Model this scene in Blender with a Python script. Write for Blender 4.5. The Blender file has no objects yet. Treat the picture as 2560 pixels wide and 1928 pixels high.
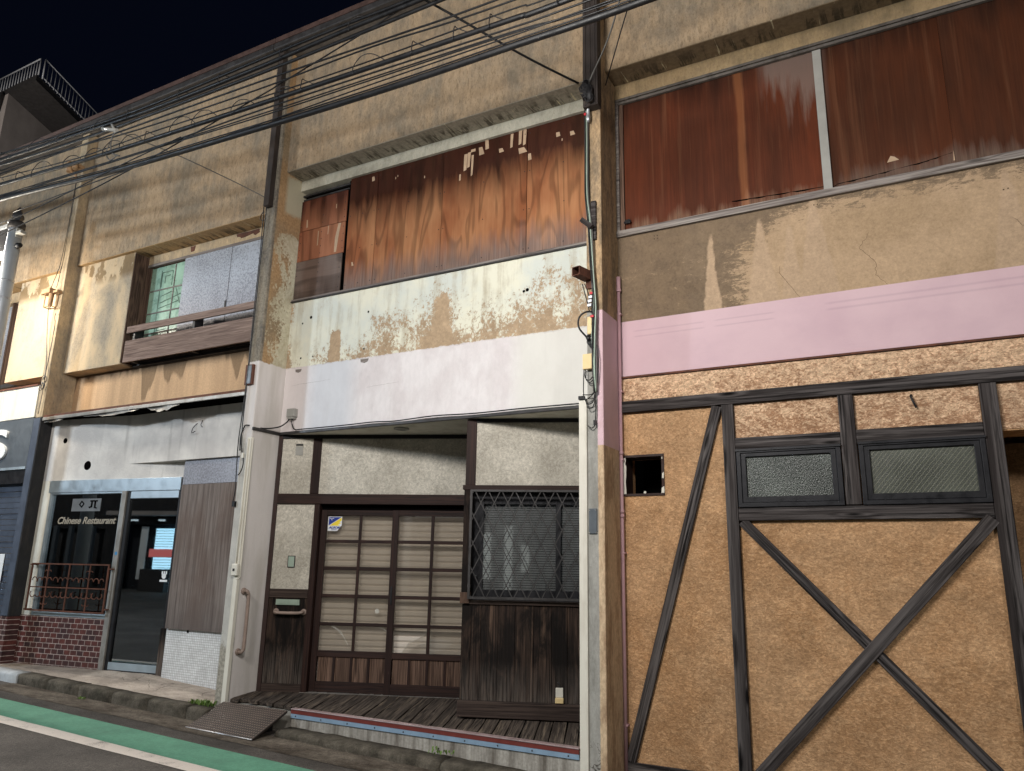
import bpy, bmesh, math, random
from mathutils import Vector, Matrix
random.seed(7)
sc = bpy.context.scene
COL = sc.collection
# ------------------------------------------------------------------ camera
def make_camera():
    yaw, pit, roll = -0.49774798, 0.2373654, 0.01843766
    cy, sy, cp, sp, cr, sr = math.cos(yaw), math.sin(yaw), math.cos(pit), math.sin(pit), math.cos(roll), math.sin(roll)
    fw = Vector((sy*cp, cy*cp, sp)); r = Vector((cy, -sy, 0)); u = r.cross(fw)
    r2 = r*cr + u*sr; u2 = -r*sr + u*cr
    cam = bpy.data.cameras.new('camera'); o = bpy.data.objects.new('camera', cam); COL.objects.link(o)
    m = Matrix((r2, u2, -fw)).transposed().to_4x4(); m.translation = (0, -6, 1.62)
    o.matrix_world = m
    cam.sensor_fit = 'HORIZONTAL'; cam.sensor_width = 36; cam.lens = 26.369
    cam.clip_start = .05; cam.clip_end = 500
    sc.camera = o
make_camera()
# ------------------------------------------------------------------ night sky
w = bpy.data.worlds.new('World'); sc.world = w; w.use_nodes = True
wn = w.node_tree.nodes; bg = wn['Background']
bg.inputs[0].default_value = (0.0013, 0.0020, 0.0052, 1); bg.inputs[1].default_value = 1.0
sc.view_settings.view_transform = 'Standard'; sc.view_settings.look = 'None'
sc.view_settings.exposure = 0.0; sc.view_settings.gamma = 1.0
LAMP_W = dict(main=540, tall=1500, fill=560, left=340, cool=1450, far=9000)
# ------------------------------------------------------------------ helpers: objects
WM = {}
def rgb(r, g, b): 
    f = lambda c: (c/255/12.92) if c/255 <= .04045 else ((c/255+.055)/1.055)**2.4
    return (f(r), f(g), f(b), 1)
def frame(x, y, deg=0, z=0):
    return Matrix.Translation((x, y, z)) @ Matrix.Rotation(math.radians(deg), 4, 'Z')
I4 = Matrix()
def thing(name, label, cat, loc, group=None, kind=None):
    o = bpy.data.objects.new(name, None); COL.objects.link(o); o.location = loc; o.empty_display_size = .2
    WM[o] = Matrix.Translation(loc)
    o['label'] = label; o['category'] = cat
    if group: o['group'] = group
    return o
def tag(o, label, cat, group=None):
    o['label'] = label; o['category'] = cat
    if group: o['group'] = group
    return o
def obj(name, bm, mats, parent=None, M=I4, bevel=0, smooth=False, label=None, recentre=True):
    if not isinstance(mats, (list, tuple)): mats = [mats]
    M = M.copy()
    if recentre and len(bm.verts):
        xs = [v.co.x for v in bm.verts]; ys = [v.co.y for v in bm.verts]; zs = [v.co.z for v in bm.verts]
        c = Vector(((min(xs)+max(xs))/2, (min(ys)+max(ys))/2, min(zs)))
        for v in bm.verts: v.co -= c
        M = M @ Matrix.Translation(c)
    bmesh.ops.recalc_face_normals(bm, faces=bm.faces)
    me = bpy.data.meshes.new(name); bm.to_mesh(me); bm.free()
    for m in mats: me.materials.append(m)
    if smooth:
        for p in me.polygons: p.use_smooth = True
    o = bpy.data.objects.new(name, me); COL.objects.link(o)
    if parent:
        o.parent = parent; o.matrix_basis = WM[parent].inverted() @ M
    else: o.matrix_basis = M
    WM[o] = M
    if bevel:
        b = o.modifiers.new('bevel', 'BEVEL'); b.width = bevel; b.segments = 2; b.limit_method = 'ANGLE'; b.angle_limit = math.radians(50)
    if label: o['label'] = label
    return o
def structure(o): o['kind'] = 'structure'; return o
# ------------------------------------------------------------------ helpers: meshes
def NB(): return bmesh.new()
def box(bm, x0, x1, y0, y1, z0, z1, mi=0, M=None):
    vs = [bm.verts.new((x, y, z)) for x in (x0, x1) for y in (y0, y1) for z in (z0, z1)]
    if M: 
        for v in vs: v.co = M @ v.co
    for q in ((0,1,3,2),(4,6,7,5),(0,4,5,1),(2,3,7,6),(0,2,6,4),(1,5,7,3)):
        f = bm.faces.new([vs[i] for i in q]); f.material_index = mi
    return bm
def B1(*a): return box(NB(), *a)
def prism(bm, pts, y0, y1, mi=0):
    """outline in x,z extruded along y"""
    a = [bm.verts.new((x, y0, z)) for x, z in pts]; b = [bm.verts.new((x, y1, z)) for x, z in pts]
    n = len(pts)
    for f in (bm.faces.new(a), bm.faces.new(b[::-1])): f.material_index = mi
    for i in range(n):
        f = bm.faces.new((a[i], b[i], b[(i+1) % n], a[(i+1) % n])); f.material_index = mi
    return bm
def slabz(bm, pts, z0, z1, mi=0):
    """outline in x,y extruded along z"""
    a = [bm.verts.new((x, y, z0)) for x, y in pts]; b = [bm.verts.new((x, y, z1)) for x, y in pts]
    n = len(pts)
    for f in (bm.faces.new(a[::-1]), bm.faces.new(b)): f.material_index = mi
    for i in range(n):
        f = bm.faces.new((a[i], a[(i+1) % n], b[(i+1) % n], b[i])); f.material_index = mi
    return bm
def wall(bm, x0, x1, z0, z1, y0, y1, holes=(), mi=0, step=None):
    """solid wall y0(front)..y1 with rectangular holes (x0,x1,z0,z1)"""
    xs = sorted({x0, x1, *[h[0] for h in holes], *[h[1] for h in holes]}); zs = sorted({z0, z1, *[h[2] for h in holes], *[h[3] for h in holes]})
    xs = [x for x in xs if x0 <= x <= x1]; zs = [z for z in zs if z0 <= z <= z1]
    vv = {}
    def V(i, k, y):
        if (i, k, y) not in vv: vv[i, k, y] = bm.verts.new((xs[i], y0 if y == 0 else y1, zs[k]))
        return vv[i, k, y]
    nx, nz = len(xs)-1, len(zs)-1
    def solid(i, k):
        if not (0 <= i < nx and 0 <= k < nz): return False
        cx, cz = (xs[i]+xs[i+1])/2, (zs[k]+zs[k+1])/2
        return not any(h[0] < cx < h[1] and h[2] < cz < h[3] for h in holes)
    F = lambda q: setattr(bm.faces.new(q), 'material_index', mi)
    for i in range(nx):
        for k in range(nz):
            if not solid(i, k): continue
            F((V(i,k,0), V(i+1,k,0), V(i+1,k+1,0), V(i,k+1,0))); F((V(i,k,1), V(i,k+1,1), V(i+1,k+1,1), V(i+1,k,1)))
            if not solid(i-1,k): F((V(i,k,0), V(i,k+1,0), V(i,k+1,1), V(i,k,1)))
            if not solid(i+1,k): F((V(i+1,k,0), V(i+1,k,1), V(i+1,k+1,1), V(i+1,k+1,0)))
            if not solid(i,k-1): F((V(i,k,0), V(i,k,1), V(i+1,k,1), V(i+1,k,0)))
            if not solid(i,k+1): F((V(i,k+1,0), V(i+1,k+1,0), V(i+1,k+1,1), V(i,k+1,1)))
    return bm
def smoothpts(pts, k=6):
    P = [Vector(p) for p in pts]
    if len(P) < 3: return P
    out = []
    for i in range(len(P)-1):
        a = P[max(i-1, 0)]; b = P[i]; c = P[i+1]; d = P[min(i+2, len(P)-1)]
        for j in range(k):
            t = j/k
            out.append(.5*((2*b)+(c-a)*t+(2*a-5*b+4*c-d)*t*t+(3*b-a-3*c+d)*t**3))
    out.append(P[-1]); return out
def tube(bm, pts, r, n=8, mi=0, sm=0):
    P = smoothpts(pts, sm) if sm else [Vector(p) for p in pts]
    rr = r if isinstance(r, (list, tuple)) else [r]*len(P)
    up = None; prev = None
    for i, p in enumerate(P):
        t = (P[min(i+1, len(P)-1)]-P[max(i-1, 0)]).normalized()
        if up is None:
            up = Vector((0, 0, 1)) if abs(t.z) < .9 else Vector((1, 0, 0))
        s = t.cross(up).normalized(); up = s.cross(t).normalized()
        ring = [bm.verts.new(p+(s*math.cos(2*math.pi*k/n)+up*math.sin(2*math.pi*k/n))*rr[i]) for k in range(n)]
        if prev:
            for k in range(n):
                f = bm.faces.new((prev[k], prev[(k+1) % n], ring[(k+1) % n], ring[k])); f.material_index = mi; f.smooth = True
        else: bm.faces.new(ring[::-1]).material_index = mi
        prev = ring
    bm.faces.new(prev).material_index = mi
    return bm
def lathe(bm, prof, c, n=20, axis='z', mi=0):
    """profile (r, h) round an axis through c"""
    rings = []
    for r, h in prof:
        ring = []
        for k in range(n):
            a = 2*math.pi*k/n; u, v = r*math.cos(a), r*math.sin(a)
            p = (u, v, h) if axis == 'z' else ((u, h, v) if axis == 'y' else (h, u, v))
            ring.append(bm.verts.new(Vector(c)+Vector(p)))
        if rings:
            q = rings[-1]
            for k in range(n):
                f = bm.faces.new((q[k], q[(k+1) % n], ring[(k+1) % n], ring[k])); f.smooth = n > 8; f.material_index = mi
        rings.append(ring)
    bm.faces.new(rings[0][::-1]).material_index = mi; bm.faces.new(rings[-1]).material_index = mi
    return bm
def ribbon(bm, pts, w, y, mi=1):
    """a thin crack line lying on a wall that faces -y (x,z points)"""
    P = [Vector((p[0], p[1])) for p in pts]
    prev = None
    for i, p in enumerate(P):
        t = (P[min(i+1, len(P)-1)]-P[max(i-1, 0)]).normalized(); nn = Vector((-t.y, t.x))
        ww = w*(.5+.5*math.sin(math.pi*(i+.6)/(len(P)+.2)))
        a = bm.verts.new((p.x+nn.x*ww, y, p.y+nn.y*ww)); b = bm.verts.new((p.x-nn.x*ww, y, p.y-nn.y*ww))
        if prev: bm.faces.new((prev[0], prev[1], b, a)).material_index = mi
        prev = (a, b)
def jag(pts, amp, k=4):
    out = []
    for (x0, z0), (x1, z1) in zip(pts, pts[1:]):
        for j in range(k):
            t = j/k; out.append((x0+(x1-x0)*t+random.uniform(-amp, amp)*(j > 0), z0+(z1-z0)*t+random.uniform(-amp, amp)*(j > 0)))
    out.append(pts[-1]); return out
def text_bm(s, size, depth=.004, shear=0, bold=0):
    cu = bpy.data.curves.new('lettering', 'FONT'); cu.body = s; cu.size = size; cu.extrude = depth/2; cu.shear = shear; cu.offset = bold
    o = bpy.data.objects.new('lettering', cu); COL.objects.link(o)
    me = bpy.data.meshes.new_from_object(o.evaluated_get(bpy.context.evaluated_depsgraph_get()))
    bm = NB(); bm.from_mesh(me); bpy.data.objects.remove(o); bpy.data.curves.remove(cu); bpy.data.meshes.remove(me)
    for v in bm.verts: v.co = Vector((v.co.x, -v.co.z, v.co.y))
    for f in bm.faces: f.material_index = 0
    return bm
def fit(bm, x0, x1, z0, z1, y):
    xs = [v.co.x for v in bm.verts]; zs = [v.co.z for v in bm.verts]
    sx = (x1-x0)/(max(xs)-min(xs)); sz = (z1-z0)/(max(zs)-min(zs)); mx, mz = min(xs), min(zs)
    for v in bm.verts: v.co = Vector((x0+(v.co.x-mx)*sx, v.co.y+y, z0+(v.co.z-mz)*sz))
    return bm
# ------------------------------------------------------------------ helpers: materials
class N:
    def __init__(s, name, rough=.85, spec=.3):
        s.mat = bpy.data.materials.new(name); s.mat.use_nodes = True; s.t = s.mat.node_tree
        s.b = s.t.nodes['Principled BSDF']; s.b.inputs['Roughness'].default_value = rough
        s.b.inputs['Specular IOR Level'].default_value = spec; s._c = {}
    def node(s, typ, **kw):
        n = s.t.nodes.new(typ)
        for k, v in kw.items(): setattr(n, k, v)
        return n
    def put(s, sock, v):
        if isinstance(v, bpy.types.NodeSocket): s.t.links.new(v, sock)
        elif v is not None:
            if sock.type == 'RGBA' and len(v) == 3: v = (*v, 1)
            sock.default_value = v
    @property
    def pos(s):
        if 'p' not in s._c: s._c['p'] = s.node('ShaderNodeNewGeometry').outputs['Position']
        return s._c['p']
    @property
    def loc(s):
        if 'l' not in s._c: s._c['l'] = s.node('ShaderNodeTexCoord').outputs['Object']
        return s._c['l']
    @property
    def rloc(s):
        """object coordinates shifted at random for each object"""
        if 'r' not in s._c:
            rn = s.node('ShaderNodeObjectInfo').outputs['Random']
            a = s.node('ShaderNodeVectorMath', operation='ADD'); s.put(a.inputs[0], s.loc)
            cx = s.node('ShaderNodeCombineXYZ'); 
            for i, k in enumerate((31.7, 17.3, 53.1)): s.put(cx.inputs[i], s.m('MULTIPLY', rn, k))
            s.put(a.inputs[1], cx.outputs[0]); s._c['r'] = a.outputs[0]
        return s._c['r']
    @property
    def rnd(s):
        if 'q' not in s._c: s._c['q'] = s.node('ShaderNodeObjectInfo').outputs['Random']
        return s._c['q']
    def xyz(s, v):
        n = s.node('ShaderNodeSeparateXYZ'); s.put(n.inputs[0], v); return n.outputs
    def mp(s, v, sc=(1, 1, 1), off=(0, 0, 0), rot=(0, 0, 0)):
        n = s.node('ShaderNodeMapping'); s.put(n.inputs['Vector'], v); n.inputs['Scale'].default_value = sc
        n.inputs['Location'].default_value = off; n.inputs['Rotation'].default_value = rot; return n.outputs[0]
    def noise(s, v, scale=1., det=4, rough=.55, dist=0.):
        n = s.node('ShaderNodeTexNoise'); s.put(n.inputs['Vector'], v); n.inputs['Scale'].default_value = scale
        n.inputs['Detail'].default_value = det; n.inputs['Roughness'].default_value = rough; n.inputs['Distortion'].default_value = dist
        return n.outputs['Fac']
    def vor(s, v, scale=1., feature='F1'):
        n = s.node('ShaderNodeTexVoronoi', feature=feature); s.put(n.inputs['Vector'], v); n.inputs['Scale'].default_value = scale
        return n.outputs['Distance']
    def mr(s, x, a, b, c=0., d=1., smooth=False):
        n = s.node('ShaderNodeMapRange', interpolation_type='SMOOTHSTEP' if smooth else 'LINEAR')
        for i, v in enumerate((x, a, b, c, d)): s.put(n.inputs[i], v)
        return n.outputs[0]
    def m(s, op, a, b=None, c=None):
        n = s.node('ShaderNodeMath', operation=op); s.put(n.inputs[0], a)
        if b is not None: s.put(n.inputs[1], b)
        if c is not None: s.put(n.inputs[2], c)
        return n.outputs[0]
    def mix(s, f, a, b, blend='MIX'):
        n = s.node('ShaderNodeMix', data_type='RGBA', blend_type=blend); s.put(n.inputs[0], f); s.put(n.inputs[6], a); s.put(n.inputs[7], b)
        return n.outputs[2]
    def band(s, x, a, b, soft=.02):
        """1 between a and b"""
        return s.m('MULTIPLY', s.mr(x, a-soft, a+soft), s.mr(x, b-soft, b+soft, 1, 0))
    def bump(s, h, strength=.3, dist=.01, prev=None):
        n = s.node('ShaderNodeBump'); s.put(n.inputs['Height'], h); n.inputs['Strength'].default_value = strength; n.inputs['Distance'].default_value = dist
        if prev is not None: s.put(n.inputs['Normal'], prev)
        return n.outputs[0]
    def out(s, col=None, rough=None, nrm=None, metal=None):
        s.put(s.b.inputs['Base Color'], col); s.put(s.b.inputs['Roughness'], rough)
        if nrm is not None: s.put(s.b.inputs['Normal'], nrm)
        if metal is not None: s.put(s.b.inputs['Metallic'], metal)
        return s.mat
MULT, ADD, SUB, MX, MN = 'MULTIPLY', 'ADD', 'SUBTRACT', 'MAXIMUM', 'MINIMUM'
def vscale(n, col, f, k=.35, lo=.35, hi=.65):
    """brightness variation 1-k..1+k by a 0..1 factor"""
    g = n.mr(f, lo, hi, 1-k, 1+k)
    c = n.node('ShaderNodeCombineColor'); 
    for i in range(3): n.put(c.inputs[i], g)
    return n.mix(1., col, c.outputs[0], 'MULTIPLY')
def plain(name, col, rough=.6, metal=0., var=.12, scale=7., dirt=None, spec=.4):
    n = N(name, rough, spec)
    c = vscale(n, col, n.noise(n.pos, scale, 6, .65), var)
    if dirt: c = n.mix(n.mr(n.noise(n.mp(n.pos, (3, 3, .8)), 3.1, 6, .7), .5, .72, 0, .8), c, dirt)
    return n.out(c, n.mr(n.noise(n.pos, scale*2, 3), .3, .7, max(rough-.12, 0), min(rough+.12, 1)), n.bump(n.noise(n.pos, scale*12, 3), .12, .004), metal)
def stucco(name, base=rgb(167, 145, 118), grey=rgb(140, 129, 113), dark=rgb(84, 75, 64), amount=.5, warm=None, grain=1.):
    n = N(name, .95, .15)
    P = n.pos
    big = n.noise(n.mp(P, (.7, .7, .55)), 1.6, 7, .62, .4); st = n.noise(n.mp(P, (7, 7, .55)), 1., 5, .6); fine = n.noise(n.mp(P, (1, 1, .45)), 34, 4, .7)
    mid = n.noise(P, 5.5, 6, .7)
    f = n.m(ADD, n.m(MULT, big, .55), n.m(ADD, n.m(MULT, st, .3), n.m(MULT, mid, .3)))
    col = n.mix(n.mr(f, .575-.1*amount, .72-.1*amount, 0, .85), base, grey)
    col = n.mix(n.mr(n.m(ADD, fine, n.m(MULT, f, .5)), .76, .96, 0, .65*grain), col, dark)
    sp = n.vor(n.mp(P, (1, 1, .8)), 26)
    col = n.mix(n.m(MULT, n.mr(sp, .12, .05, 0, .8), n.mr(mid, .45, .62)), col, dark)
    gr2 = n.noise(n.mp(P, (1, 1, .4)), 15, 7, .8); col = vscale(n, col, gr2, .2*grain, .36, .64); col = vscale(n, col, fine, .30*grain)
    h = n.m(ADD, n.m(MULT, n.noise(P, 55, 4, .65), .6), n.m(MULT, n.noise(P, 150, 2), .4))
    return n, col, n.bump(h, .55*grain, .012)
# ------------------------------------------------------------------ materials
M_ = {}
def paint_bands():
    # upper tan stucco
    n, c, b = stucco('tan_stucco'); M_['tan'] = n.out(c, nrm=b)
    n, c, b = stucco('warm_stucco', rgb(188, 166, 134), rgb(148, 138, 122), amount=.4, grain=.8)
    M_['warm'] = n.out(c, nrm=b)
    # concrete soffit / beam
    n, c, b = stucco('beam_concrete', rgb(186, 182, 166), rgb(158, 156, 142), amount=.35, grain=.6); M_['beam'] = n.out(c, nrm=b)
    n, c, b = stucco('brown_beam', rgb(165, 142, 108), rgb(130, 114, 88), amount=.4, grain=.7); M_['beam_brown'] = n.out(c, nrm=b)
    # soffit with dark run marks
    for nm, base in (('soffit_grey', rgb(152, 146, 132)), ('soffit_brown', rgb(124, 108, 86)), ('soffit_warm', rgb(168, 140, 104))):
        n = N(nm, .95, .1); P = n.pos
        d = n.noise(n.mp(P, (9, 1.5, 1)), 1.3, 6, .7, .6)
        c = n.mix(n.m(MULT, n.mr(d, .5, .58), n.mr(n.xyz(P)[1], .16, .3, .0, .8)), base, rgb(70, 64, 54))
        c = n.mix(n.mr(n.noise(n.mp(P, (30, 2, 1)), 1, 3), .66, .7), c, rgb(190, 180, 150))
        M_[nm] = n.out(vscale(n, c, n.noise(P, 30, 4), .15), nrm=n.bump(n.noise(P, 40, 3), .3, .01))
paint_bands()
def m_centre():
    """spandrel of the middle house: flaking cream paint over tan, white painted band below"""
    n = N('flaking_cream', .9, .2); P = n.pos; x, y, z = n.xyz(P)
    fine = n.noise(P, 30, 5, .75); mid = n.noise(n.mp(P, (1, 1, .7)), 5., 8, .75, .3); big = n.noise(n.mp(P, (1.1, 1, .9)), 1.5, 5, .6); st = n.noise(n.mp(P, (9, 9, .7)), 1, 4, .6)
    tan = vscale(n, n.mix(n.mr(mid, .4, .6), rgb(180, 156, 128), rgb(162, 140, 114)), fine, .15)
    cream = n.mix(n.mr(big, .42, .6), rgb(220, 218, 200), rgb(202, 206, 198))
    cream = n.mix(n.mr(n.m(ADD, n.m(MULT, st, .6), n.m(MULT, mid, .4)), .50, .66, 0, .75), cream, rgb(170, 160, 138))
    # where the paint survives
    e = n.m(ADD, n.m(MULT, mid, .42), n.m(MULT, n.noise(n.mp(P, (1, 1, .8)), 26, 5, .85, .4), .85))
    e = n.m(ADD, e, n.m(MULT, n.m(SUB, big, .5), .7))
    right = n.mr(n.m(ADD, x, n.m(MULT, n.m(SUB, big, .5), .8)), -5.5, -5.2)
    lowbias = n.m(ADD, n.m(MULT, n.mr(z, 3.92, 4.66, .17, -.12), right), n.m(MULT, n.mr(z, 3.92, 4.3, .10, -.14), n.m(SUB, 1., right)))
    strip = n.m(MULT, n.band(x, -5.93, -5.79, .025), n.mr(n.m(ADD, z, n.m(MULT, mid, .25)), 4.38, 4.46, .5, 0))
    strip2 = n.m(MULT, n.band(x, -4.45, -4.28, .06), n.mr(n.m(ADD, z, n.m(MULT, mid, .4)), 4.6, 4.75, .25, 0))
    corner = n.mr(n.m(ADD, x, n.m(MULT, mid, .2)), -6.48, -6.40, .16, 0)
    e = n.m(ADD, e, n.m(ADD, lowbias, n.m(ADD, strip, n.m(ADD, strip2, corner))))
    gone = n.mr(e, .685, .735)
    c = n.mix(gone, cream, tan)
    # white band
    wn_ = n.noise(n.mp(P, (1, 1, .8)), 2.6, 5, .6)
    white = n.mix(n.mr(wn_, .42, .6), rgb(222, 217, 217), rgb(211, 204, 204)); white = vscale(n, white, n.noise(n.mp(P, (1, 1, .5)), 22, 6, .8), .05)
    white = n.mix(n.m(MULT, n.band(x, -6.2, -5.55, .12), .6), white, rgb(198, 204, 211))
    white = n.mix(n.m(MULT, n.mr(x, -6.3, -6.2, 1, 0), .6), white, rgb(212, 201, 198))
    white = n.mix(n.m(MULT, n.mr(x, -3.55, -3.35), .7), white, rgb(212, 211, 202))
    white = n.mix(n.mr(n.noise(n.mp(P, (14, 14, .8)), 1, 5, .6), .55, .8, 0, .14), white, rgb(178, 172, 166))
    edge = n.m(ADD, z, n.m(MULT, n.m(SUB, n.noise(P, 16, 5, .7), .5), .05))
    isw = n.mr(edge, 3.9, 3.908, 1, 0)
    c = n.mix(isw, c, white)
    line = n.m(MULT, n.band(edge, 3.892, 3.902, .006), n.mr(mid, .42, .6, .0, .5))
    c = n.mix(line, c, rgb(150, 140, 140))
    h = n.m(ADD, n.m(MULT, n.noise(P, 60, 4), .4), n.m(MULT, n.m(SUB, 1., n.m(MULT, gone, n.m(SUB, 1., isw))), .6))
    M_['centre'] = n.out(c, nrm=n.bump(h, .35, .008))
    # pier side: same paint, bigger losses
    n = N('pier_cream', .9, .2); P = n.pos; x, y, z = n.xyz(P)
    mid = n.noise(n.mp(P, (1, 1, .6)), 4., 8, .75, .5); fine = n.noise(P, 34, 4, .7); big = n.noise(n.mp(P, (1, 1, .8)), 1.7, 4)
    tan = vscale(n, n.mix(n.mr(big, .4, .6), rgb(165, 135, 100), rgb(140, 122, 98)), fine, .2)
    grey = vscale(n, n.mix(n.mr(mid, .42, .6), rgb(132, 124, 110), rgb(100, 95, 88)), fine, .25)
    front = n.mr(y, .03, .05, 1, 0)
    cream = vscale(n, n.mix(n.mr(mid, .4, .62), rgb(205, 200, 178), rgb(172, 162, 138)), fine, .08)
    pm = n.m(ADD, n.m(MULT, mid, .8), n.m(ADD, n.m(MULT, fine, .3), n.m(ADD, n.mr(y, .05, .42, -.08, .12), n.mr(z, 5.55, 5.75, 0, -.5))))
    c = n.mix(n.mr(pm, .52, .58), tan, cream)
    top = n.m(MULT, n.m(MULT, n.band(n.m(ADD, z, n.m(MULT, mid, .3)), 6.02, 6.52, .03), n.mr(y, .14, .2)), .9)
    c = n.mix(top, c, rgb(180, 174, 152))
    c = n.mix(front, c, grey)
    white = n.mix(n.mr(n.noise(n.mp(P, (5, 5, .8)), 1, 5), .45, .65), rgb(214, 208, 205), rgb(196, 190, 184))
    lowgrey = vscale(n, rgb(176, 174, 168), mid, .18)
    white = n.mix(n.m(MULT, front, n.mr(n.m(ADD, z, n.m(MULT, mid, .8)), 3.3, 3.5, 1, 0)), white, lowgrey)
    edge = n.m(ADD, z, n.m(MULT, n.m(SUB, n.noise(P, 18, 5, .7), .5), .05))
    c = n.mix(n.mr(edge, 3.895, 3.905, 1, 0), c, white)
    # bare broken concrete at the foot of the corner
    foot = n.m(MULT, front, n.mr(n.m(ADD, z, n.m(MULT, mid, 1.3)), 1.35, 1.5, 1, 0))
    c = n.mix(foot, c, vscale(n, rgb(150, 145, 134), fine, .35))
    M_['pier_cream'] = n.out(c, nrm=n.bump(n.m(ADD, n.m(MULT, fine, .5), n.m(MULT, foot, mid)), .5, .012))
m_centre()
def m_right():
    """upper spandrel of the timbered house: tan with darker wet areas, pink band, rough plaster below"""
    n = N('stained_tan_and_pink', .92, .2); P = n.pos; x, y, z = n.xyz(P)
    fine = n.noise(P, 45, 5, .75); mid = n.noise(n.mp(P, (1, 1, .8)), 4.5, 8, .75, .4); big = n.noise(P, 1.3, 4)
    hor = n.noise(n.mp(P, (6, 6, 18)), 1, 7, .85, .8)
    light = n.mix(n.mr(big, .42, .6), rgb(172, 147, 119), rgb(160, 136, 108)); darkc = n.mix(n.mr(mid, .4, .6), rgb(124, 106, 86), rgb(112, 96, 79))
    # dark region on the left, dark under the sill, pale tongues running down
    e = n.m(ADD, n.m(MULT, hor, 1.1), n.m(MULT, mid, .3))
    bias = n.m(ADD, n.mr(x, -1.4, -.75, .17, -.30), n.mr(z, 4.42, 4.74, 0, .40))
    def tongue(cx, w, top):
        ww = n.mr(z, top, 3.9, .012, w); d = n.m('ABSOLUTE', n.m(SUB, n.m(ADD, x, n.m(MULT, n.m(SUB, mid, .5), .09)), cx))
        return n.m(MULT, n.mr(n.m(SUB, ww, d), -.008, .012), n.mr(z, top-.06, top, 1, 0))
    tg = tongue(-1.02, .135, 4.68)
    for a in ((-1.46, .075, 4.62), (-.57, .16, 4.80), (-.78, .1, 4.58), (.82, .15, 4.70)): tg = n.m(MX, tg, tongue(*a))
    dk = n.mr(n.m(ADD, n.m(ADD, e, bias), n.m(MULT, n.m(SUB, fine, .5), .5)), .68, .78)
    dk = n.m(MULT, dk, n.m(SUB, 1., tg))
    c = n.mix(dk, light, darkc)
    c = n.mix(n.m(MULT, tg, .5), c, rgb(176, 152, 128)); c = vscale(n, c, n.noise(P, 20, 7, .8), .12)
    c = vscale(n, c, fine, .12)
    pink = n.mix(n.mr(big, .42, .6), rgb(206, 178, 184), rgb(200, 171, 178))
    pink = n.mix(n.mr(n.noise(n.mp(P, (1.2, 1, 2)), 1.6, 5, .6), .45, .7, 0, .4), pink, rgb(188, 160, 170))
    # faint outlines of removed lettering boards
    dz = n.m('ABSOLUTE', n.m(SUB, z, 3.755))
    ol = n.m(MULT, n.band(dz, .022, .032, .006), n.m(MX, n.band(x, -2.2, -1.55, .02), n.band(x, -1.45, -.95, .02)))
    dz2 = n.m('ABSOLUTE', n.m(SUB, z, 3.77)); ol = n.m(MX, ol, n.m(MULT, n.band(dz2, .02, .034, .008), n.mr(x, -.55, -.5)))
    pink = n.mix(n.m(MULT, ol, .22), pink, rgb(130, 104, 122))
    c = n.mix(n.mr(z, 3.884, 3.888, 1, 0), c, pink)
    M_['right_wall'] = n.out(c, nrm=n.bump(n.m(ADD, n.noise(P, 70, 4), n.m(MULT, fine, .5)), .28, .008))
    def rough(name, lo, hi, top, k):
        n = N(name, .93, .2); P = n.pos; x, y, z = n.xyz(P)
        big = n.noise(P, 1.7, 5, .6); mid = n.noise(n.mp(P, (1, 1, 1.5)), 6, 6, .7, 1.2)
        ridge = n.noise(n.mp(P, (1, 1, 1.7)), 24, 6, .75, 1.2); fine = n.noise(n.mp(P, (1, 1, 1.4)), 60, 4, .8)
        a = n.m(ADD, n.m(MULT, ridge, .65), n.m(MULT, mid, .4))
        c = n.mix(n.mr(big, .36, .62), lo, hi)
        c = n.mix(n.mr(n.m(ADD, a, n.mr(z, 2.6, 3.3, 0, .06)), .50, .62, 0, k), c, top)
        c = n.mix(n.mr(mid, .56, .72, 0, .4), c, rgb(116, 88, 60))
        c = vscale(n, c, n.noise(n.mp(P, (1, 1, 1.3)), 3.2, 5, .7, .8), .13, .38, .62); c = vscale(n, c, ridge, .15, .38, .62); c = vscale(n, c, fine, .24, .38, .62)
        h = n.m(ADD, n.m(MULT, ridge, .7), n.m(MULT, mid, .5))
        return n.out(c, nrm=n.bump(n.m(ADD, h, n.m(MULT, fine, .15)), .6, .022))
    M_['ochre'] = rough('ochre_plaster', rgb(166, 127, 90), rgb(178, 141, 105), rgb(202, 166, 128), .45)
    M_['ochre_top'] = rough('pinkish_ochre_plaster', rgb(152, 116, 88), rgb(166, 130, 102), rgb(214, 182, 150), .95)
    # pier of the timbered house: tan / pink / ochre by height
    n = N('pink_pier', .92, .2); P = n.pos; x, y, z = n.xyz(P)
    fine = n.noise(n.mp(P, (1, 1, .5)), 40, 5, .75); mid = n.noise(n.mp(P, (2, 2, .6)), 4, 6, .7)
    tan = vscale(n, n.mix(n.mr(mid, .42, .6), rgb(170, 144, 112), rgb(128, 112, 92)), fine, .28)
    pink = vscale(n, rgb(204, 176, 182), mid, .06)
    och = n.mix(n.mr(mid, .45, .6), rgb(200, 176, 146), rgb(164, 138, 112)); och = vscale(n, och, fine, .2)
    grey = vscale(n, n.mix(n.mr(mid, .42, .6), rgb(158, 156, 150), rgb(134, 132, 126)), fine, .12)
    c = n.mix(n.mr(z, 3.884, 3.888, 1, 0), tan, pink); c = n.mix(n.mr(z, 2.655, 2.66, 1, 0), c, och)
    isg = n.m(MULT, n.mr(n.m(ADD, x, n.m(MULT, n.m(SUB, fine, .5), .012)), -2.408, -2.402, 1, 0), n.mr(z, 3.88, 3.9, 1, 0))
    c = n.mix(isg, c, grey)
    foot = n.m(MULT, isg, n.m(MULT, n.mr(n.m('ABSOLUTE', n.m(SUB, n.noise(P, 9, 2, .5, 1.), .5)), .0, .02, 1, 0), n.mr(z, .2, .35, 1, 0)))
    c = n.mix(foot, c, rgb(60, 52, 46))
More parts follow.
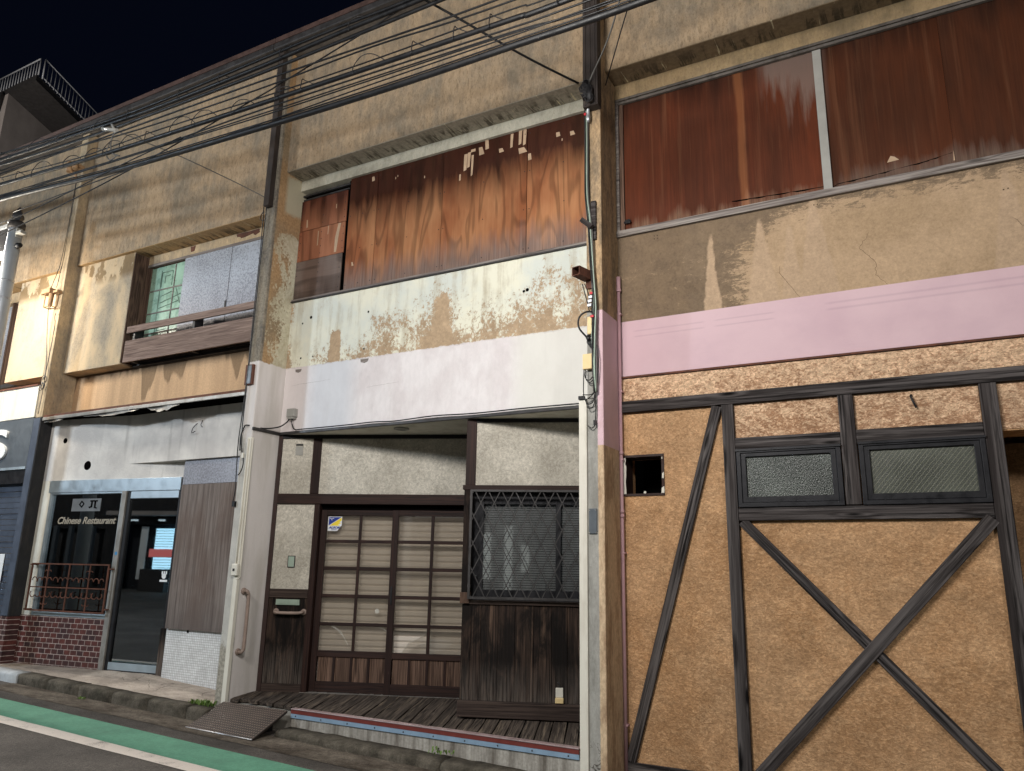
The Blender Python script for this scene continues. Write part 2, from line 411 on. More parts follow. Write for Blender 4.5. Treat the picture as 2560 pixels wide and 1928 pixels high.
    M_['pink_pier'] = n.out(c, nrm=n.bump(n.noise(P, 55, 4), .3, .01))
m_right()
def m_plaster():
    n = N('grey_trowelled_plaster', .95, .1); P = n.pos
    a = n.noise(P, 16, 6, .7, 2.5); big = n.noise(P, 2.2, 4); fine = n.noise(P, 60, 4, .7)
    cr = n.mr(n.m('ABSOLUTE', n.m(SUB, n.noise(P, 2.6, 3, .5, 1.2), .5)), 0, .006, 1, 0)
    c = n.mix(n.mr(big, .4, .62), rgb(190, 184, 172), rgb(170, 164, 152)); c = vscale(n, c, a, .24); c = vscale(n, c, n.noise(P, 30, 6, .8), .18)
    c = n.mix(n.m(MULT, cr, n.mr(a, .5, .56, 0, .6)), c, rgb(90, 84, 74))
    c = n.mix(n.mr(n.m(ADD, fine, n.m(MULT, big, .4)), .78, .9, 0, .5), c, rgb(110, 102, 90))
    M_['plaster'] = n.out(c, nrm=n.bump(n.m(ADD, n.m(MULT, a, .7), n.m(MULT, fine, .4)), .55, .012))
    n = N('white_shop_render', .85, .25); P = n.pos
    a = n.noise(P, 38, 5, .7); big = n.noise(P, 1.8, 5, .6)
    c = n.mix(n.mr(big, .42, .62), rgb(214, 210, 204), rgb(190, 186, 182)); c = n.mix(n.mr(n.noise(n.mp(P, (9, 9, .9)), 1, 5), .58, .75, 0, .45), c, rgb(140, 136, 132))
    M_['shop_white'] = n.out(c, nrm=n.bump(a, .4, .01))
    n = N('off_white_paint', .75, .3); P = n.pos
    c = n.mix(n.mr(n.noise(n.mp(P, (3, 3, .8)), 2, 6, .65), .45, .68), rgb(212, 208, 196), rgb(188, 182, 168))
    M_['offwhite'] = n.out(c, nrm=n.bump(n.noise(P, 60, 3), .2, .005))
    n = N('stained_apricot_render', .93, .15); P = n.pos; x, y, z = n.xyz(P)
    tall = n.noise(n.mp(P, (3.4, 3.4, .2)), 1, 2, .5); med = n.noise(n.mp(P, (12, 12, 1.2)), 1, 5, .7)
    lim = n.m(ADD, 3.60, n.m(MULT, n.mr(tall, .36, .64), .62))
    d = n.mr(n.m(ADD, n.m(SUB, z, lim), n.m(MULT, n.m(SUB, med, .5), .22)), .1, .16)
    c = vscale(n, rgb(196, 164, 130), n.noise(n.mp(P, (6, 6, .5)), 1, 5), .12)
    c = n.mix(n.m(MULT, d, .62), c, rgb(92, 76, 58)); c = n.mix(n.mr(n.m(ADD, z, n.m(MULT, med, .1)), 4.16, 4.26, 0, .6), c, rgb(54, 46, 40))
    M_['apricot'] = n.out(vscale(n, c, n.noise(P, 40, 4), .08), nrm=n.bump(n.noise(P, 60, 3), .25, .008))
    n = N('box_render', .93, .15); P = n.pos; x, y, z = n.xyz(P)
    big = n.noise(n.mp(P, (1.6, 1.6, .8)), 1.3, 6, .65, .4); fine = n.noise(P, 45, 4, .7); blot = n.noise(n.mp(P, (3, 3, 1.6)), 1, 5, .6)
    c = n.mix(n.mr(big, .42, .62), rgb(200, 178, 146), rgb(158, 148, 132)); c = n.mix(n.mr(n.m(ADD, fine, n.m(MULT, big, .6)), .84, 1.0, 0, .4), c, rgb(110, 102, 90))
    c = n.mix(n.m(MULT, n.mr(blot, .52, .55), n.mr(z, 5.5, 5.62, 0, .75)), c, rgb(110, 88, 58))
    M_['box'] = n.out(c, nrm=n.bump(fine, .3, .008))
m_plaster()
def wood(name, cols, axis='x', grain=1., knots=.6, rough=.9, bump=.5, worn=None, ringscale=34, char=None, spec=.2):
    """sawn wood with the grain along one local axis"""
    n = N(name, rough, spec); P = n.rloc
    sc_ = {'x': (.28, 14, 14), 'z': (14, 14, .28), 'y': (14, .28, 14)}[axis]; sf = {'x': (2.4, 72, 72), 'z': (72, 72, 2.4), 'y': (72, 2.4, 72)}[axis]
    sk = {'x': (1.7, 3, 9), 'z': (9, 3, 1.7), 'y': (9, 1.7, 3)}[axis]
    kd = n.vor(n.mp(P, sk), 1.)
    kn = n.mr(kd, .06, .34, 1, 0)
    a = n.noise(n.mp(P, sc_), 1.4, 3, .5, .5); f = n.noise(n.mp(P, sf), 1, 4, .6)
    ring = n.m('SINE', n.m(ADD, n.m(MULT, a, ringscale), n.m(MULT, kn, 5.)))
    g = n.m(ADD, n.m(MULT, n.mr(ring, -1, 1), .22), n.m(MULT, f, .78))
    c = n.mix(n.mr(g, .33, .63), cols[0], cols[1])
    c = n.mix(n.mr(n.noise(n.mp(P, sc_, (3, 1, 2)), .9, 4), .45, .65, 0, .8), c, cols[2])
    c = n.mix(n.m(MULT, n.mr(kd, .07, .17, 1, 0), knots), c, tuple(.3*v for v in cols[0][:3]))
    if worn: c = n.mix(n.m(MULT, n.mr(n.noise(n.mp(P, sc_, (7, 5, 1)), 1.7, 5, .7), .54, .66, 0, .8), n.mr(f, .35, .6)), c, worn)
    if char:
        cn = n.noise(n.mp(n.pos, (4, 4, 1.5)), 1.2, 6, .7, .5); c = n.mix(n.mr(cn, .44, .56, 0, .88), c, char)
        c = n.mix(n.m(MULT, n.mr(n.xyz(n.pos)[2], .38, .75, .75, 0), n.mr(f, .35, .6)), c, rgb(96, 88, 82))
    c = vscale(n, c, n.rnd, .14, 0, 1)
    return n.out(c, nrm=n.bump(g, bump, .008))
M_['timber'] = wood('weathered_black_timber', (rgb(26, 24, 24), rgb(92, 87, 86), rgb(50, 45, 44)), 'x', knots=.95, worn=rgb(104, 98, 96), bump=.35, ringscale=20, spec=.08)
M_['door_wood'] = wood('dark_brown_door_wood', (rgb(30, 19, 17), rgb(52, 34, 29), rgb(38, 26, 23)), 'z', knots=.2, rough=.6, bump=.2)
M_['door_wood_x'] = wood('dark_brown_rail_wood', (rgb(32, 22, 20), rgb(54, 37, 32), rgb(40, 28, 25)), 'x', knots=.2, rough=.65, bump=.25)
M_['kick'] = wood('sun_bleached_door_panel', (rgb(56, 42, 35), rgb(118, 94, 80), rgb(82, 64, 54)), 'z', knots=.5, worn=rgb(40, 28, 24), ringscale=44)
M_['plank'] = wood('charred_wall_plank', (rgb(22, 17, 15), rgb(66, 52, 44), rgb(34, 26, 23)), 'z', knots=.9, worn=rgb(104, 84, 70), bump=.6, char=rgb(17, 14, 13))
M_['plank_x'] = wood('charred_rail', (rgb(44, 36, 33), rgb(76, 64, 58), rgb(54, 44, 40)), 'x', knots=.5, bump=.6)
M_['deck'] = wood('rotten_deck_board', (rgb(36, 31, 28), rgb(88, 78, 70), rgb(54, 47, 42)), 'y', knots=.5, worn=rgb(128, 114, 98), bump=.9)
M_['rail_wood'] = wood('grey_weathered_rail', (rgb(96, 80, 74), rgb(148, 128, 118), rgb(118, 100, 92)), 'x', knots=.1, bump=.5, ringscale=60)
M_['sill_wood'] = wood('grey_window_sill_wood', (rgb(96, 88, 84), rgb(150, 142, 136), rgb(112, 102, 98)), 'x', knots=.7, worn=rgb(176, 170, 162))
M_['ply_unused'] = wood('weathered_shop_plywood', (rgb(112, 100, 94), rgb(160, 148, 140), rgb(132, 118, 110)), 'z', knots=0., bump=.5, worn=rgb(84, 68, 60), ringscale=16)
M_['reveal_wood'] = wood('dark_window_reveal', (rgb(48, 36, 30), rgb(98, 78, 66), rgb(60, 46, 40)), 'z', knots=.2)
def scratched():
    n = N('weathered_shop_plywood', .85, .2); P = n.pos; z = n.xyz(P)[2]
    f = n.noise(n.mp(P, (46, 46, 1.3)), 1, 5, .7); g = n.noise(n.mp(P, (14, 14, .8)), 1, 4, .6); big = n.noise(n.mp(P, (1.6, 1.6, .9)), 1.5, 4, .6)
    c = n.mix(n.mr(n.m(ADD, n.m(MULT, f, .6), n.m(MULT, g, .4)), .36, .64), rgb(76, 66, 62), rgb(140, 130, 124))
    c = n.mix(n.mr(big, .42, .62, 0, .6), c, rgb(98, 82, 74)); c = n.mix(n.mr(z, .82, 1.25, .55, 0), c, rgb(88, 82, 80))
    M_['ply_old'] = n.out(c, nrm=n.bump(f, .4, .004))
scratched()
def plyboard(name, axis, body, mid, top, low, zt, zl, ringk, fig=.5):
    """boarding sheet: figured veneer, top dark from weather and painted cable shade, greyed at the foot"""
    n = N(name, .7, .12); P = n.rloc; x, y, z = n.xyz(n.pos)
    sc_ = (4.6, 4.6, .8) if axis == 'z' else (.8, 4.6, 4.6); sf = (70, 70, 2) if axis == 'z' else (2, 70, 70)
    a = n.noise(n.mp(P, sc_), .62, 2, .45, .35); f = n.noise(n.mp(P, sf), 1, 4, .6)
    big = n.noise(n.mp(P, (2.2, 2.2, .7)), 1, 4, .6); run = n.noise(n.mp(n.pos, (8, 8, .7)), 1, 6, .6)
    ring = n.mr(n.m('SINE', n.m(MULT, a, ringk)), -1, -.35)
    g = n.m(ADD, n.m(MULT, ring, fig), n.m(MULT, f, 1-fig))
    c = n.mix(n.mr(n.m(ADD, big, n.m(MULT, n.m(SUB, run, .5), .3)), .38, .62), body, mid)
    c = vscale(n, c, g, .26, .25, .85)
    dt = n.mr(n.m(ADD, z, n.m(MULT, n.m(SUB, run, .5), .55)), zt[0], zt[1])
    c = n.mix(n.m(MULT, dt, .95), c, n.mix(n.mr(run, .45, .6), top, tuple(.5*v for v in top[:3])))  # weathered top, with cable shade painted into the colour
    dl = n.mr(n.m(ADD, z, n.m(MULT, n.m(SUB, run, .5), .6)), zl[1], zl[0])
    c = n.mix(n.m(MULT, dl, .85), c, vscale(n, low, f, .25))
    if fig < .3:
        s2 = n.noise(n.mp(n.pos, (16, 16, .45)), 1, 5, .6); c = n.mix(n.mr(s2, .55, .72, 0, .35), c, rgb(120, 82, 58))
        xx = n.xyz(n.pos)[0]
        pale = n.m(MULT, n.band(xx, -.92, -.4, .05), n.mr(n.m(ADD, z, n.m(MULT, n.m(SUB, run, .5), 2.4)), 5.62, 5.95)); c = n.mix(n.m(MULT, pale, .6), c, rgb(118, 104, 96))
        wob = n.m(ADD, xx, n.m(MULT, n.m(SUB, big, .5), .12)); c = n.mix(n.m(MULT, n.band(wob, -1.16, -1.09, .012), .35), c, rgb(150, 96, 60))
    c = vscale(n, c, n.rnd, .12, 0, 1)
    return n.out(c, n.mr(big, .3, .7, .5, .75), n.bump(g, .35, .004))
M_['board'] = plyboard('red_brown_plywood', 'z', rgb(128, 78, 50), rgb(156, 110, 76), rgb(50, 23, 16), rgb(112, 98, 92), (5.48, 5.92), (4.84, 5.14), 60)
M_['board_small'] = plyboard('reddish_small_board', 'z', rgb(122, 76, 56), rgb(138, 92, 68), rgb(78, 42, 32), rgb(110, 84, 68), (5.75, 6.1), (4.2, 4.5), 30)
M_['board_grey'] = plyboard('blackened_grey_board', 'x', rgb(92, 76, 68), rgb(104, 92, 86), rgb(50, 34, 26), rgb(66, 54, 48), (5.5, 5.8), (4.7, 4.95), 40)
M_['board_red'] = plyboard('dark_red_plywood', 'z', rgb(86, 41, 22), rgb(70, 36, 22), rgb(46, 25, 16), rgb(110, 84, 68), (5.95, 6.3), (4.8, 4.92), 22, .12)
M_['board_dark'] = plyboard('darker_brown_plywood', 'z', rgb(78, 41, 23), rgb(66, 37, 23), rgb(42, 25, 17), rgb(98, 80, 70), (5.95, 6.35), (4.82, 4.96), 24, .12)
M_['dark_stain'] = plain('dark_timber_post', rgb(48, 32, 28), .7, var=.25)
M_['peel'] = plain('bare_veneer_scrap', rgb(176, 150, 124), .8, var=.15)
M_['void'] = plain('dark_void', rgb(10, 9, 9), 1., spec=0)
M_['blackm'] = plain('black_painted_metal', rgb(30, 29, 31), .5, .2, .2)
M_['darkm'] = plain('dark_grey_metal', rgb(62, 60, 60), .5, .3, .25, dirt=rgb(40, 36, 34))
M_['duct'] = plain('dark_duct_board', rgb(52, 44, 40), .75, 0, .35, 5, dirt=rgb(30, 26, 24))
M_['eave'] = plain('eave_board', rgb(92, 86, 80), .8, 0, .3, 4, dirt=rgb(50, 44, 40))
M_['rust_pale'] = plain('pale_rusty_metal', rgb(164, 132, 98), .8, .1, .3, 14, dirt=rgb(96, 66, 48))
M_['rust'] = plain('rusty_brown_metal', rgb(98, 62, 48), .8, .2, .3, 9, dirt=rgb(60, 38, 30))
M_['roofred'] = plain('faded_red_roof_metal', rgb(78, 58, 52), .7, .2, .3, 6)
M_['alu'] = plain('aluminium', rgb(170, 182, 190), .42, .55, .1, 4)
M_['alu_dull'] = plain('dull_aluminium', rgb(150, 146, 140), .5, .5, .15, 4, dirt=rgb(110, 100, 90))
M_['window_black'] = plain('black_window_frame', rgb(26, 26, 30), .45, .3, .15)
M_['rubber'] = plain('black_cable_rubber', rgb(13, 13, 15), .5, 0, .15, spec=.35)
M_['wiregrey'] = plain('grey_wire', rgb(96, 94, 90), .5, .1, .1)
M_['whiteplastic'] = plain('white_plastic', rgb(206, 202, 190), .45, 0, .06)
M_['creamplastic'] = plain('cream_plastic', rgb(214, 190, 140), .45, 0, .06)
M_['greyplastic'] = plain('grey_plastic', rgb(150, 148, 142), .5, 0, .08)
M_['greenplastic'] = plain('pale_green_metal', rgb(150, 166, 152), .45, .2, .1)
M_['beigeplastic'] = plain('beige_plastic_rail', rgb(146, 128, 118), .5, 0, .12, 6, dirt=rgb(112, 96, 86))
M_['pinkpaint'] = plain('pink_painted_pipe', rgb(196, 158, 164), .55, 0, .06)
M_['mortar'] = plain('concrete_wall', rgb(150, 146, 138), .9, 0, .2, 5, dirt=rgb(86, 80, 70))
M_['red_trim'] = plain('dark_red_trim', rgb(108, 48, 42), .5, 0, .1)
M_['blue_trim'] = plain('light_blue_trim', rgb(128, 152, 174), .5, 0, .1)
M_['nosing'] = plain('pinkish_metal_nosing', rgb(158, 138, 138), .45, .3, .15)
M_['darkblue'] = plain('blue_tinted_dark_grey', rgb(66, 74, 88), .6, 0, .2, 4)  # dark grey with blue light mixed into its colour
M_['blackpaint'] = plain('black_painted_render', rgb(34, 34, 36), .8, 0, .3, 6, dirt=rgb(62, 56, 52))
M_['bluegrey'] = plain('blue_grey_sign_panel', rgb(86, 92, 98), .45, .1, .1)
M_['whitelet'] = plain('white_letter', rgb(226, 228, 228), .4, 0, .03)
M_['goldlet'] = plain('silvery_beige_letter', rgb(158, 148, 132), .5, .1, .05)
M_['connector'] = plain('silver_clamp', rgb(176, 178, 182), .35, .7, .08)
M_['redtape'] = plain('red_tape', rgb(190, 40, 50), .5)
M_['sticker_white'] = plain('sticker_white', rgb(222, 224, 226), .4, 0, .02)
M_['sticker_blue'] = plain('sticker_blue', rgb(34, 58, 142), .4, 0, .02)
M_['sticker_yellow'] = plain('sticker_yellow', rgb(236, 208, 60), .4, 0, .02)
M_['bluedot'] = plain('blue_dot', rgb(60, 130, 180), .4)
M_['stairgrey'] = plain('grey_concrete_tower', rgb(150, 142, 138), .9, 0, .15, 1.)
M_['crack'] = plain('crack_line', rgb(66, 52, 40), 1.)
def m_misc():
    # speckled zinc shutter sheet
    n = N('speckled_zinc', .5, .4); P = n.pos
    a = n.noise(P, 40, 4, .75); b = n.noise(n.mp(P, (1.4, 1.4, 1)), 1.6, 4)
    c = n.mix(n.mr(n.m(ADD, a, n.m(MULT, b, .35)), .62, .80, 0, .8), rgb(178, 182, 190), rgb(112, 114, 122)); c = n.mix(n.mr(n.xyz(P)[2], 4.86, 5.3, .5, 0), c, rgb(110, 104, 108))
    M_['zinc'] = n.out(c, n.mr(a, .4, .6, .4, .65), metal=.35)
    # brick-shaped tiles
    n = N('dark_red_brick_tile', .5, .4); P = n.loc
    t = n.node('ShaderNodeTexBrick'); t.offset = .5
    n.put(t.inputs['Vector'], n.mp(P, (1, 1, 1), (0, 0, 0), (math.radians(90), 0, 0)))
    for k, v in (('Scale', 1.), ('Mortar Size', .0045), ('Mortar Smooth', .2), ('Bias', -.1), ('Brick Width', .112), ('Row Height', .0655)): t.inputs[k].default_value = v
    t.inputs['Color1'].default_value = rgb(92, 50, 45); t.inputs['Color2'].default_value = rgb(56, 40, 42); t.inputs['Mortar'].default_value = rgb(166, 150, 142)
    c = vscale(n, t.outputs['Color'], n.noise(P, 14, 5, .7), .3); c = n.mix(n.mr(n.xyz(P)[2], 0, .25, .45, 0), c, rgb(58, 48, 46))
    M_['brick'] = n.out(c, n.mr(t.outputs['Fac'], 0, 1, .4, .9), n.bump(n.m(SUB, 1., t.outputs['Fac']), .6, .006))
    # white mosaic
    n = N('white_mosaic_tile', .35, .5); P = n.loc
    t = n.node('ShaderNodeTexBrick'); t.offset = 0
    n.put(t.inputs['Vector'], n.mp(P, (1, 1, 1), (0, 0, 0), (math.radians(90), 0, 0)))
    for k, v in (('Scale', 1.), ('Mortar Size', .0018), ('Brick Width', .031), ('Row Height', .027)): t.inputs[k].default_value = v
    t.inputs['Color1'].default_value = rgb(222, 224, 224); t.inputs['Color2'].default_value = rgb(206, 206, 206); t.inputs['Mortar'].default_value = rgb(146, 143, 140)
    M_['mosaic'] = n.out(vscale(n, t.outputs['Color'], n.noise(P, 5, 4), .08), n.mr(t.outputs['Fac'], 0, 1, .3, .9), n.bump(n.m(SUB, 1., t.outputs['Fac']), .4, .003))
    # road
    n = N('asphalt', .85, .3); P = n.pos
    a = n.noise(P, 110, 4, .75); b = n.noise(P, 1.3, 5, .6)
    c = n.mix(n.mr(a, .35, .7), rgb(50, 46, 43), rgb(104, 98, 92)); c = vscale(n, c, b, .28); c = vscale(n, c, n.noise(P, 28, 5, .8), .25); c = n.mix(n.mr(n.vor(P, 70), .12, .05, 0, .5), c, rgb(140, 132, 124))
    M_['asphalt'] = n.out(c, nrm=n.bump(a, .7, .008))
    n = N('green_lane_paint', .7, .35); P = n.pos
    a = n.noise(P, 100, 4, .75); b = n.noise(P, 2.5, 6, .7)
    c = vscale(n, n.mix(n.mr(b, .4, .62), rgb(88, 140, 116), rgb(78, 128, 106)), a, .12); c = n.mix(n.mr(n.m(ADD, a, b), 1.13, 1.28, 0, .6), c, rgb(80, 80, 74))
    c = vscale(n, c, n.noise(P, 30, 5, .8), .14); M_['green'] = n.out(c, nrm=n.bump(a, .5, .006))
    n = N('white_line_paint', .7, .35); P = n.pos
    a = n.noise(P, 100, 4, .75); b = n.noise(P, 4, 6, .7)
    c = vscale(n, rgb(206, 196, 186), a, .1); c = n.mix(n.mr(n.m(ADD, a, n.m(MULT, b, 1.2)), 1.2, 1.34, 0, .8), c, rgb(104, 98, 92))
    M_['whiteline'] = n.out(c, nrm=n.bump(a, .5, .006))
    n = N('gutter_concrete', .95, .2); P = n.pos
    a = n.noise(P, 70, 5, .75); b = n.noise(n.mp(P, (1, 2.2, 1)), 2.2, 6, .7)
    c = n.mix(n.mr(b, .38, .64), rgb(104, 96, 86), rgb(66, 58, 50)); c = vscale(n, c, a, .35); c = vscale(n, c, n.noise(P, 18, 6, .8), .35)
    M_['apron'] = n.out(c, nrm=n.bump(a, .8, .012))
    n = N('mossy_kerb', .95, .2); P = n.pos; z = n.xyz(n.loc)[2]
    a = n.noise(P, 60, 5, .75); b = n.noise(P, 5, 6, .7)
    c = n.mix(n.mr(b, .4, .62), rgb(98, 92, 82), rgb(62, 58, 50)); c = n.mix(n.mr(n.noise(P, 9, 5, .7), .55, .66, 0, .5), c, rgb(54, 54, 44)); c = vscale(n, c, a, .3)
    M_['kerb'] = n.out(c, nrm=n.bump(n.m(ADD, a, b), .8, .02))
    M_['kerb_white'] = plain('worn_white_kerb_paint', rgb(176, 180, 182), .8, 0, .15, 6, dirt=rgb(130, 128, 122))
    n = N('cracked_pavement', .92, .2); P = n.pos
    a = n.noise(P, 60, 5, .75); b = n.noise(n.mp(P, (1, 2, 1)), 2.6, 6, .7)
    c = n.mix(n.mr(b, .4, .62), rgb(176, 164, 152), rgb(140, 130, 120)); c = vscale(n, c, a, .16)
    cr = n.mr(n.m('ABSOLUTE', n.m(SUB, n.noise(n.mp(P, (1, 1.6, 1)), 1.1, 3, .5, .8), .5)), 0, .005, 1, 0)
    c = n.mix(n.m(MULT, cr, .8), c, rgb(60, 52, 46)); c = n.mix(n.mr(n.xyz(P)[0], -9.25, -9.1, .45, 0), c, rgb(104, 96, 88))
    M_['pave'] = n.out(c, nrm=n.bump(n.m(SUB, a, cr), .5, .01))
    n = N('checker_plate', .5, .4); P = n.loc
    k = .042
    u, v, _ = n.xyz(n.mp(P, (1, 1, 1), (0, 0, 0), (0, 0, math.radians(45))))
    su = n.m('SINE', n.m(MULT, u, 2*math.pi/k)); sv = n.m('SINE', n.m(MULT, v, 2*math.pi/k))
    h = n.m(MX, n.mr(n.m(MULT, su, sv), .25, .5), 0.)
    c = n.mix(n.mr(n.noise(P, 6, 5), .4, .65), rgb(62, 53, 48), rgb(46, 40, 37)); c = n.mix(n.m(MULT, h, .7), c, rgb(128, 112, 104))
    M_['checker'] = n.out(c, nrm=n.bump(h, .8, .004), metal=.3)
    n = N('streaked_concrete', .92, .2); P = n.pos
    st = n.noise(n.mp(P, (6, 6, .5)), 1, 6, .7); a = n.noise(P, 40, 4, .7)
    c = n.mix(n.mr(st, .4, .62), rgb(172, 168, 160), rgb(104, 98, 90)); c = vscale(n, c, a, .14)
    M_['streak'] = n.out(c, nrm=n.bump(a, .35, .008))
    # corrugated slats behind the door panes
    M_['slat'] = plain('ivory_roller_slat', rgb(210, 201, 190), .6, 0, .06, 3)
    M_['blind'] = plain('grey_window_shutter', rgb(104, 106, 106), .55, .1, .1, 3)
    M_['leaf'] = plain('weed_leaf', rgb(86, 112, 46), .7, 0, .3, 20)
    M_['mint'] = plain('frosted_mint_pane', rgb(150, 182, 162), .3, 0, .25, 5, spec=.5)
    M_['mintbar'] = plain('grey_green_lattice', rgb(104, 126, 112), .5, 0, .2, 5)
    M_['curtain'] = plain('pale_green_blind', rgb(196, 226, 206), .8, 0, .12, 3)
    M_['shopback'] = plain('blue_grey_shop_screen', rgb(96, 106, 118), .8, 0, .2, 2)
    M_['greycurtain'] = plain('grey_shop_curtain', rgb(128, 120, 112), .9, 0, .15, 3)
    M_['shopdark'] = plain('dark_shop_interior', rgb(24, 24, 28), .9, 0, .2, 2)
    M_['reflstrip'] = plain('sign_reflection_grey', rgb(120, 120, 120), .4, .5, .1, 2)  # tone of the sign reflection modelled on the shop glass
    # black charcoal wall in the recess
    n = N('tower_rail', .6, .3); M_['towerrail'] = n.out(rgb(150, 152, 156))
m_misc()
def glass(name, tint, gloss_rough=.03, f0=.06, f1=1., trans=(1, 1, 1), opaque=0., bumpn=None):
    n = N(name, .05, .5); t = n.t
    tr = n.node('ShaderNodeBsdfTransparent'); tr.inputs[0].default_value = (*trans, 1)
    gl = n.node('ShaderNodeBsdfGlossy'); gl.inputs['Roughness'].default_value = gloss_rough; gl.inputs[0].default_value = (*tint, 1)
    fr = n.node('ShaderNodeLayerWeight'); fr.inputs[0].default_value = .35
    fac = n.mr(fr.outputs['Fresnel'], 0, 1, f0, f1)
    mx = n.node('ShaderNodeMixShader'); n.put(mx.inputs[0], fac); n.put(mx.inputs[1], tr.outputs[0]); n.put(mx.inputs[2], gl.outputs[0])
    last = mx.outputs[0]
    if opaque:
        df = n.node('ShaderNodeBsdfDiffuse'); df.inputs[0].default_value = bumpn or (.5, .5, .5, 1)
        m2 = n.node('ShaderNodeMixShader'); m2.inputs[0].default_value = opaque
        n.put(m2.inputs[1], last); n.put(m2.inputs[2], df.outputs[0]); last = m2.outputs[0]
    n.put(t.nodes['Material Output'].inputs[0], last)
    return n.mat
M_['glass'] = glass('clear_pane', (.9, .95, .95))
M_['glass_dusty'] = glass('dusty_pane', (.9, .9, .9), .05, .05, 1., (.93, .92, .90), .075, rgb(170, 160, 148))
M_['glass_shop'] = glass('dark_shop_glass', (.85, .95, 1.), .015, .16, 1., (.55, .57, .6))
def frosted():
    n = N('frosted_speckled_pane', .35, .5); P = n.pos
    a = n.noise(P, 105, 1, .5); b = n.noise(P, 2.2, 3)
    c = n.mix(n.mr(a, .38, .66), rgb(36, 40, 38), rgb(94, 100, 93)); c = vscale(n, c, b, .35)
    M_['frosted'] = n.out(c, nrm=n.bump(a, .6, .01))
    n = N('wired_pane', .3, .5); P = n.pos; x, y, z = n.xyz(P)
    s = n.m('FRACT', n.m(MULT, n.m(SUB, n.m(MULT, x, 1.), n.m(MULT, z, .83)), 30.))
    ln = n.band(s, .46, .54, .05); b = n.noise(P, 2.2, 3); a = n.noise(P, 120, 2)
    c = vscale(n, n.mix(n.mr(a, .35, .65), rgb(52, 56, 51), rgb(82, 84, 74)), b, .4); c = n.mix(n.m(MULT, ln, .6), c, rgb(160, 158, 134))
    M_['wired'] = n.out(c, nrm=n.bump(a, .4, .006))
frosted()
def emit(name, col, strength):
    n = N(name); n.b.inputs['Emission Color'].default_value = (*col[:3], 1); n.b.inputs['Emission Strength'].default_value = strength
    n.b.inputs['Base Color'].default_value = (.5, .5, .5, 1); return n.mat
M_['lamp'] = emit('lamp_glow', (1, .93, .82), 30)
M_['lit_shutter'] = emit('lit_shutter', (.45, .80, 1.), 4.5)
M_['lit_red'] = emit('lit_red_band', (.8, .04, .03), 1.6)
M_['lit_white'] = emit('lit_white', (.85, .95, 1), 1.8)
M_['lit_win'] = emit('lit_window', (.7, .9, .8), .16)
# ------------------------------------------------------------------ ground (the street falls gently to the right)
SL = -.03
zr = lambda x: -.175+SL*x
def ground():
    def sheet(name, x0, x1, y0, y1, dz, mat, nx=1, ny=1, wob=0):
        bm = NB(); g = [[None]*(ny+1) for _ in range(nx+1)]
        for i in range(nx+1):
            for j in range(ny+1):
                x = x0+(x1-x0)*i/nx; y = y0+(y1-y0)*j/ny
                if wob and 0 < i < nx: y += random.uniform(-wob, wob)
                g[i][j] = bm.verts.new((x, y, zr(x)+dz))
        for i in range(nx):
            for j in range(ny): bm.faces.new((g[i][j], g[i+1][j], g[i+1][j+1], g[i][j+1]))
        return structure(obj(name, bm, mat))
    sheet('road', -90, 90, -60, 60, 0, M_['asphalt'])
    sheet('gutter_apron', -10.0, 6, -.60, -.2, .004, M_['apron'], 60, 1, .012)
    sheet('green_lane_marking', -40, 30, -1.285, -.83, .004, M_['green'], 140, 1, .004)
    sheet('white_edge_line', -40, 30, -1.455, -1.288, .005, M_['whiteline'], 140, 1, .005)
    # kerb of the shop pavement: separate stones, top edge rounded
    kz = lambda x: .155-.028*(x+6.9)
    bm = NB(); bw = NB()
    def stone(b, x0, x1, kzf, yf=-.25, yb=-.09, jit=.004, dark=0, step=.2):
        n = max(2, int((x1-x0)/step)); prof = ((yf, -.2), (yf-.003, -.035), (yf+.006, -.010), (yf+.035, 0), (yb, .004), (yb, -.2)); prev = None
        for i in range(n+1):
            x = x0+(x1-x0)*i/n
            j = [random.uniform(-jit, jit) for _ in prof]
            r = [b.verts.new((x, p[0]+j[k], kzf(x)+p[1]+(j[k]*.6 if k not in (0, 5) else 0))) for k, p in enumerate(prof)]
            if prev:
                for k in range(len(prof)-1): b.faces.new((prev[k], prev[k+1], r[k+1], r[k])).smooth = True
            else: b.faces.new(r)
            prev = r
        b.faces.new(prev[::-1])
    x = -9.93
    while x < -6.62:
        x1 = min(x+.61, -6.60); stone(bm, x, x1-.008, kz); x = x1
    structure(obj('kerb', bm, M_['kerb']))
    stone(bw, -11.2, -9.95, kz, yf=-.26); stone(bw, -12.5, -11.21, kz, yf=-.26)
    structure(obj('painted_kerb', bw, M_['kerb_white']))
    # worn rounded kerb in front of the entrance deck
    k2 = lambda x: .052-.022*(x+5.6)
    bm = NB(); x = -5.66
    while x < 3:
        x1 = x+1.9; stone(bm, x, x1-.008, k2, yf=-.215, yb=-.006, jit=.007, step=.09); x = x1
    structure(obj('kerb', bm, M_['kerb']))
    # shop pavement, humped at the threshold
    def pz(x, y):
        wall_z = .272 if x < -8.5 else .272+(x+8.5)/(1.75)*(-.108)
        t = min(max((y+.12)/.45, 0), 1); return (kz(x)+.002)*(1-t)+wall_z*t
    bm = NB(); nx, ny = 60, 10; g = {}
    for i in range(nx+1):
        for j in range(ny+1):
            x = -13+(6.2)*i/nx; y = -.10+.80*j/ny
            g[i, j] = bm.verts.new((x, y, pz(x, y)+random.uniform(-.004, .004)))
    for i in range(nx):
        for j in range(ny): bm.faces.new((g[i, j], g[i+1, j], g[i+1, j+1], g[i, j+1])).smooth = True
    structure(obj('pavement', bm, M_['pave']))
ground()
FS = frame(-10.81, .165, 8); FD = frame(-6.61, .42, 21.8); FB = frame(-3.914, .479, 21.8)
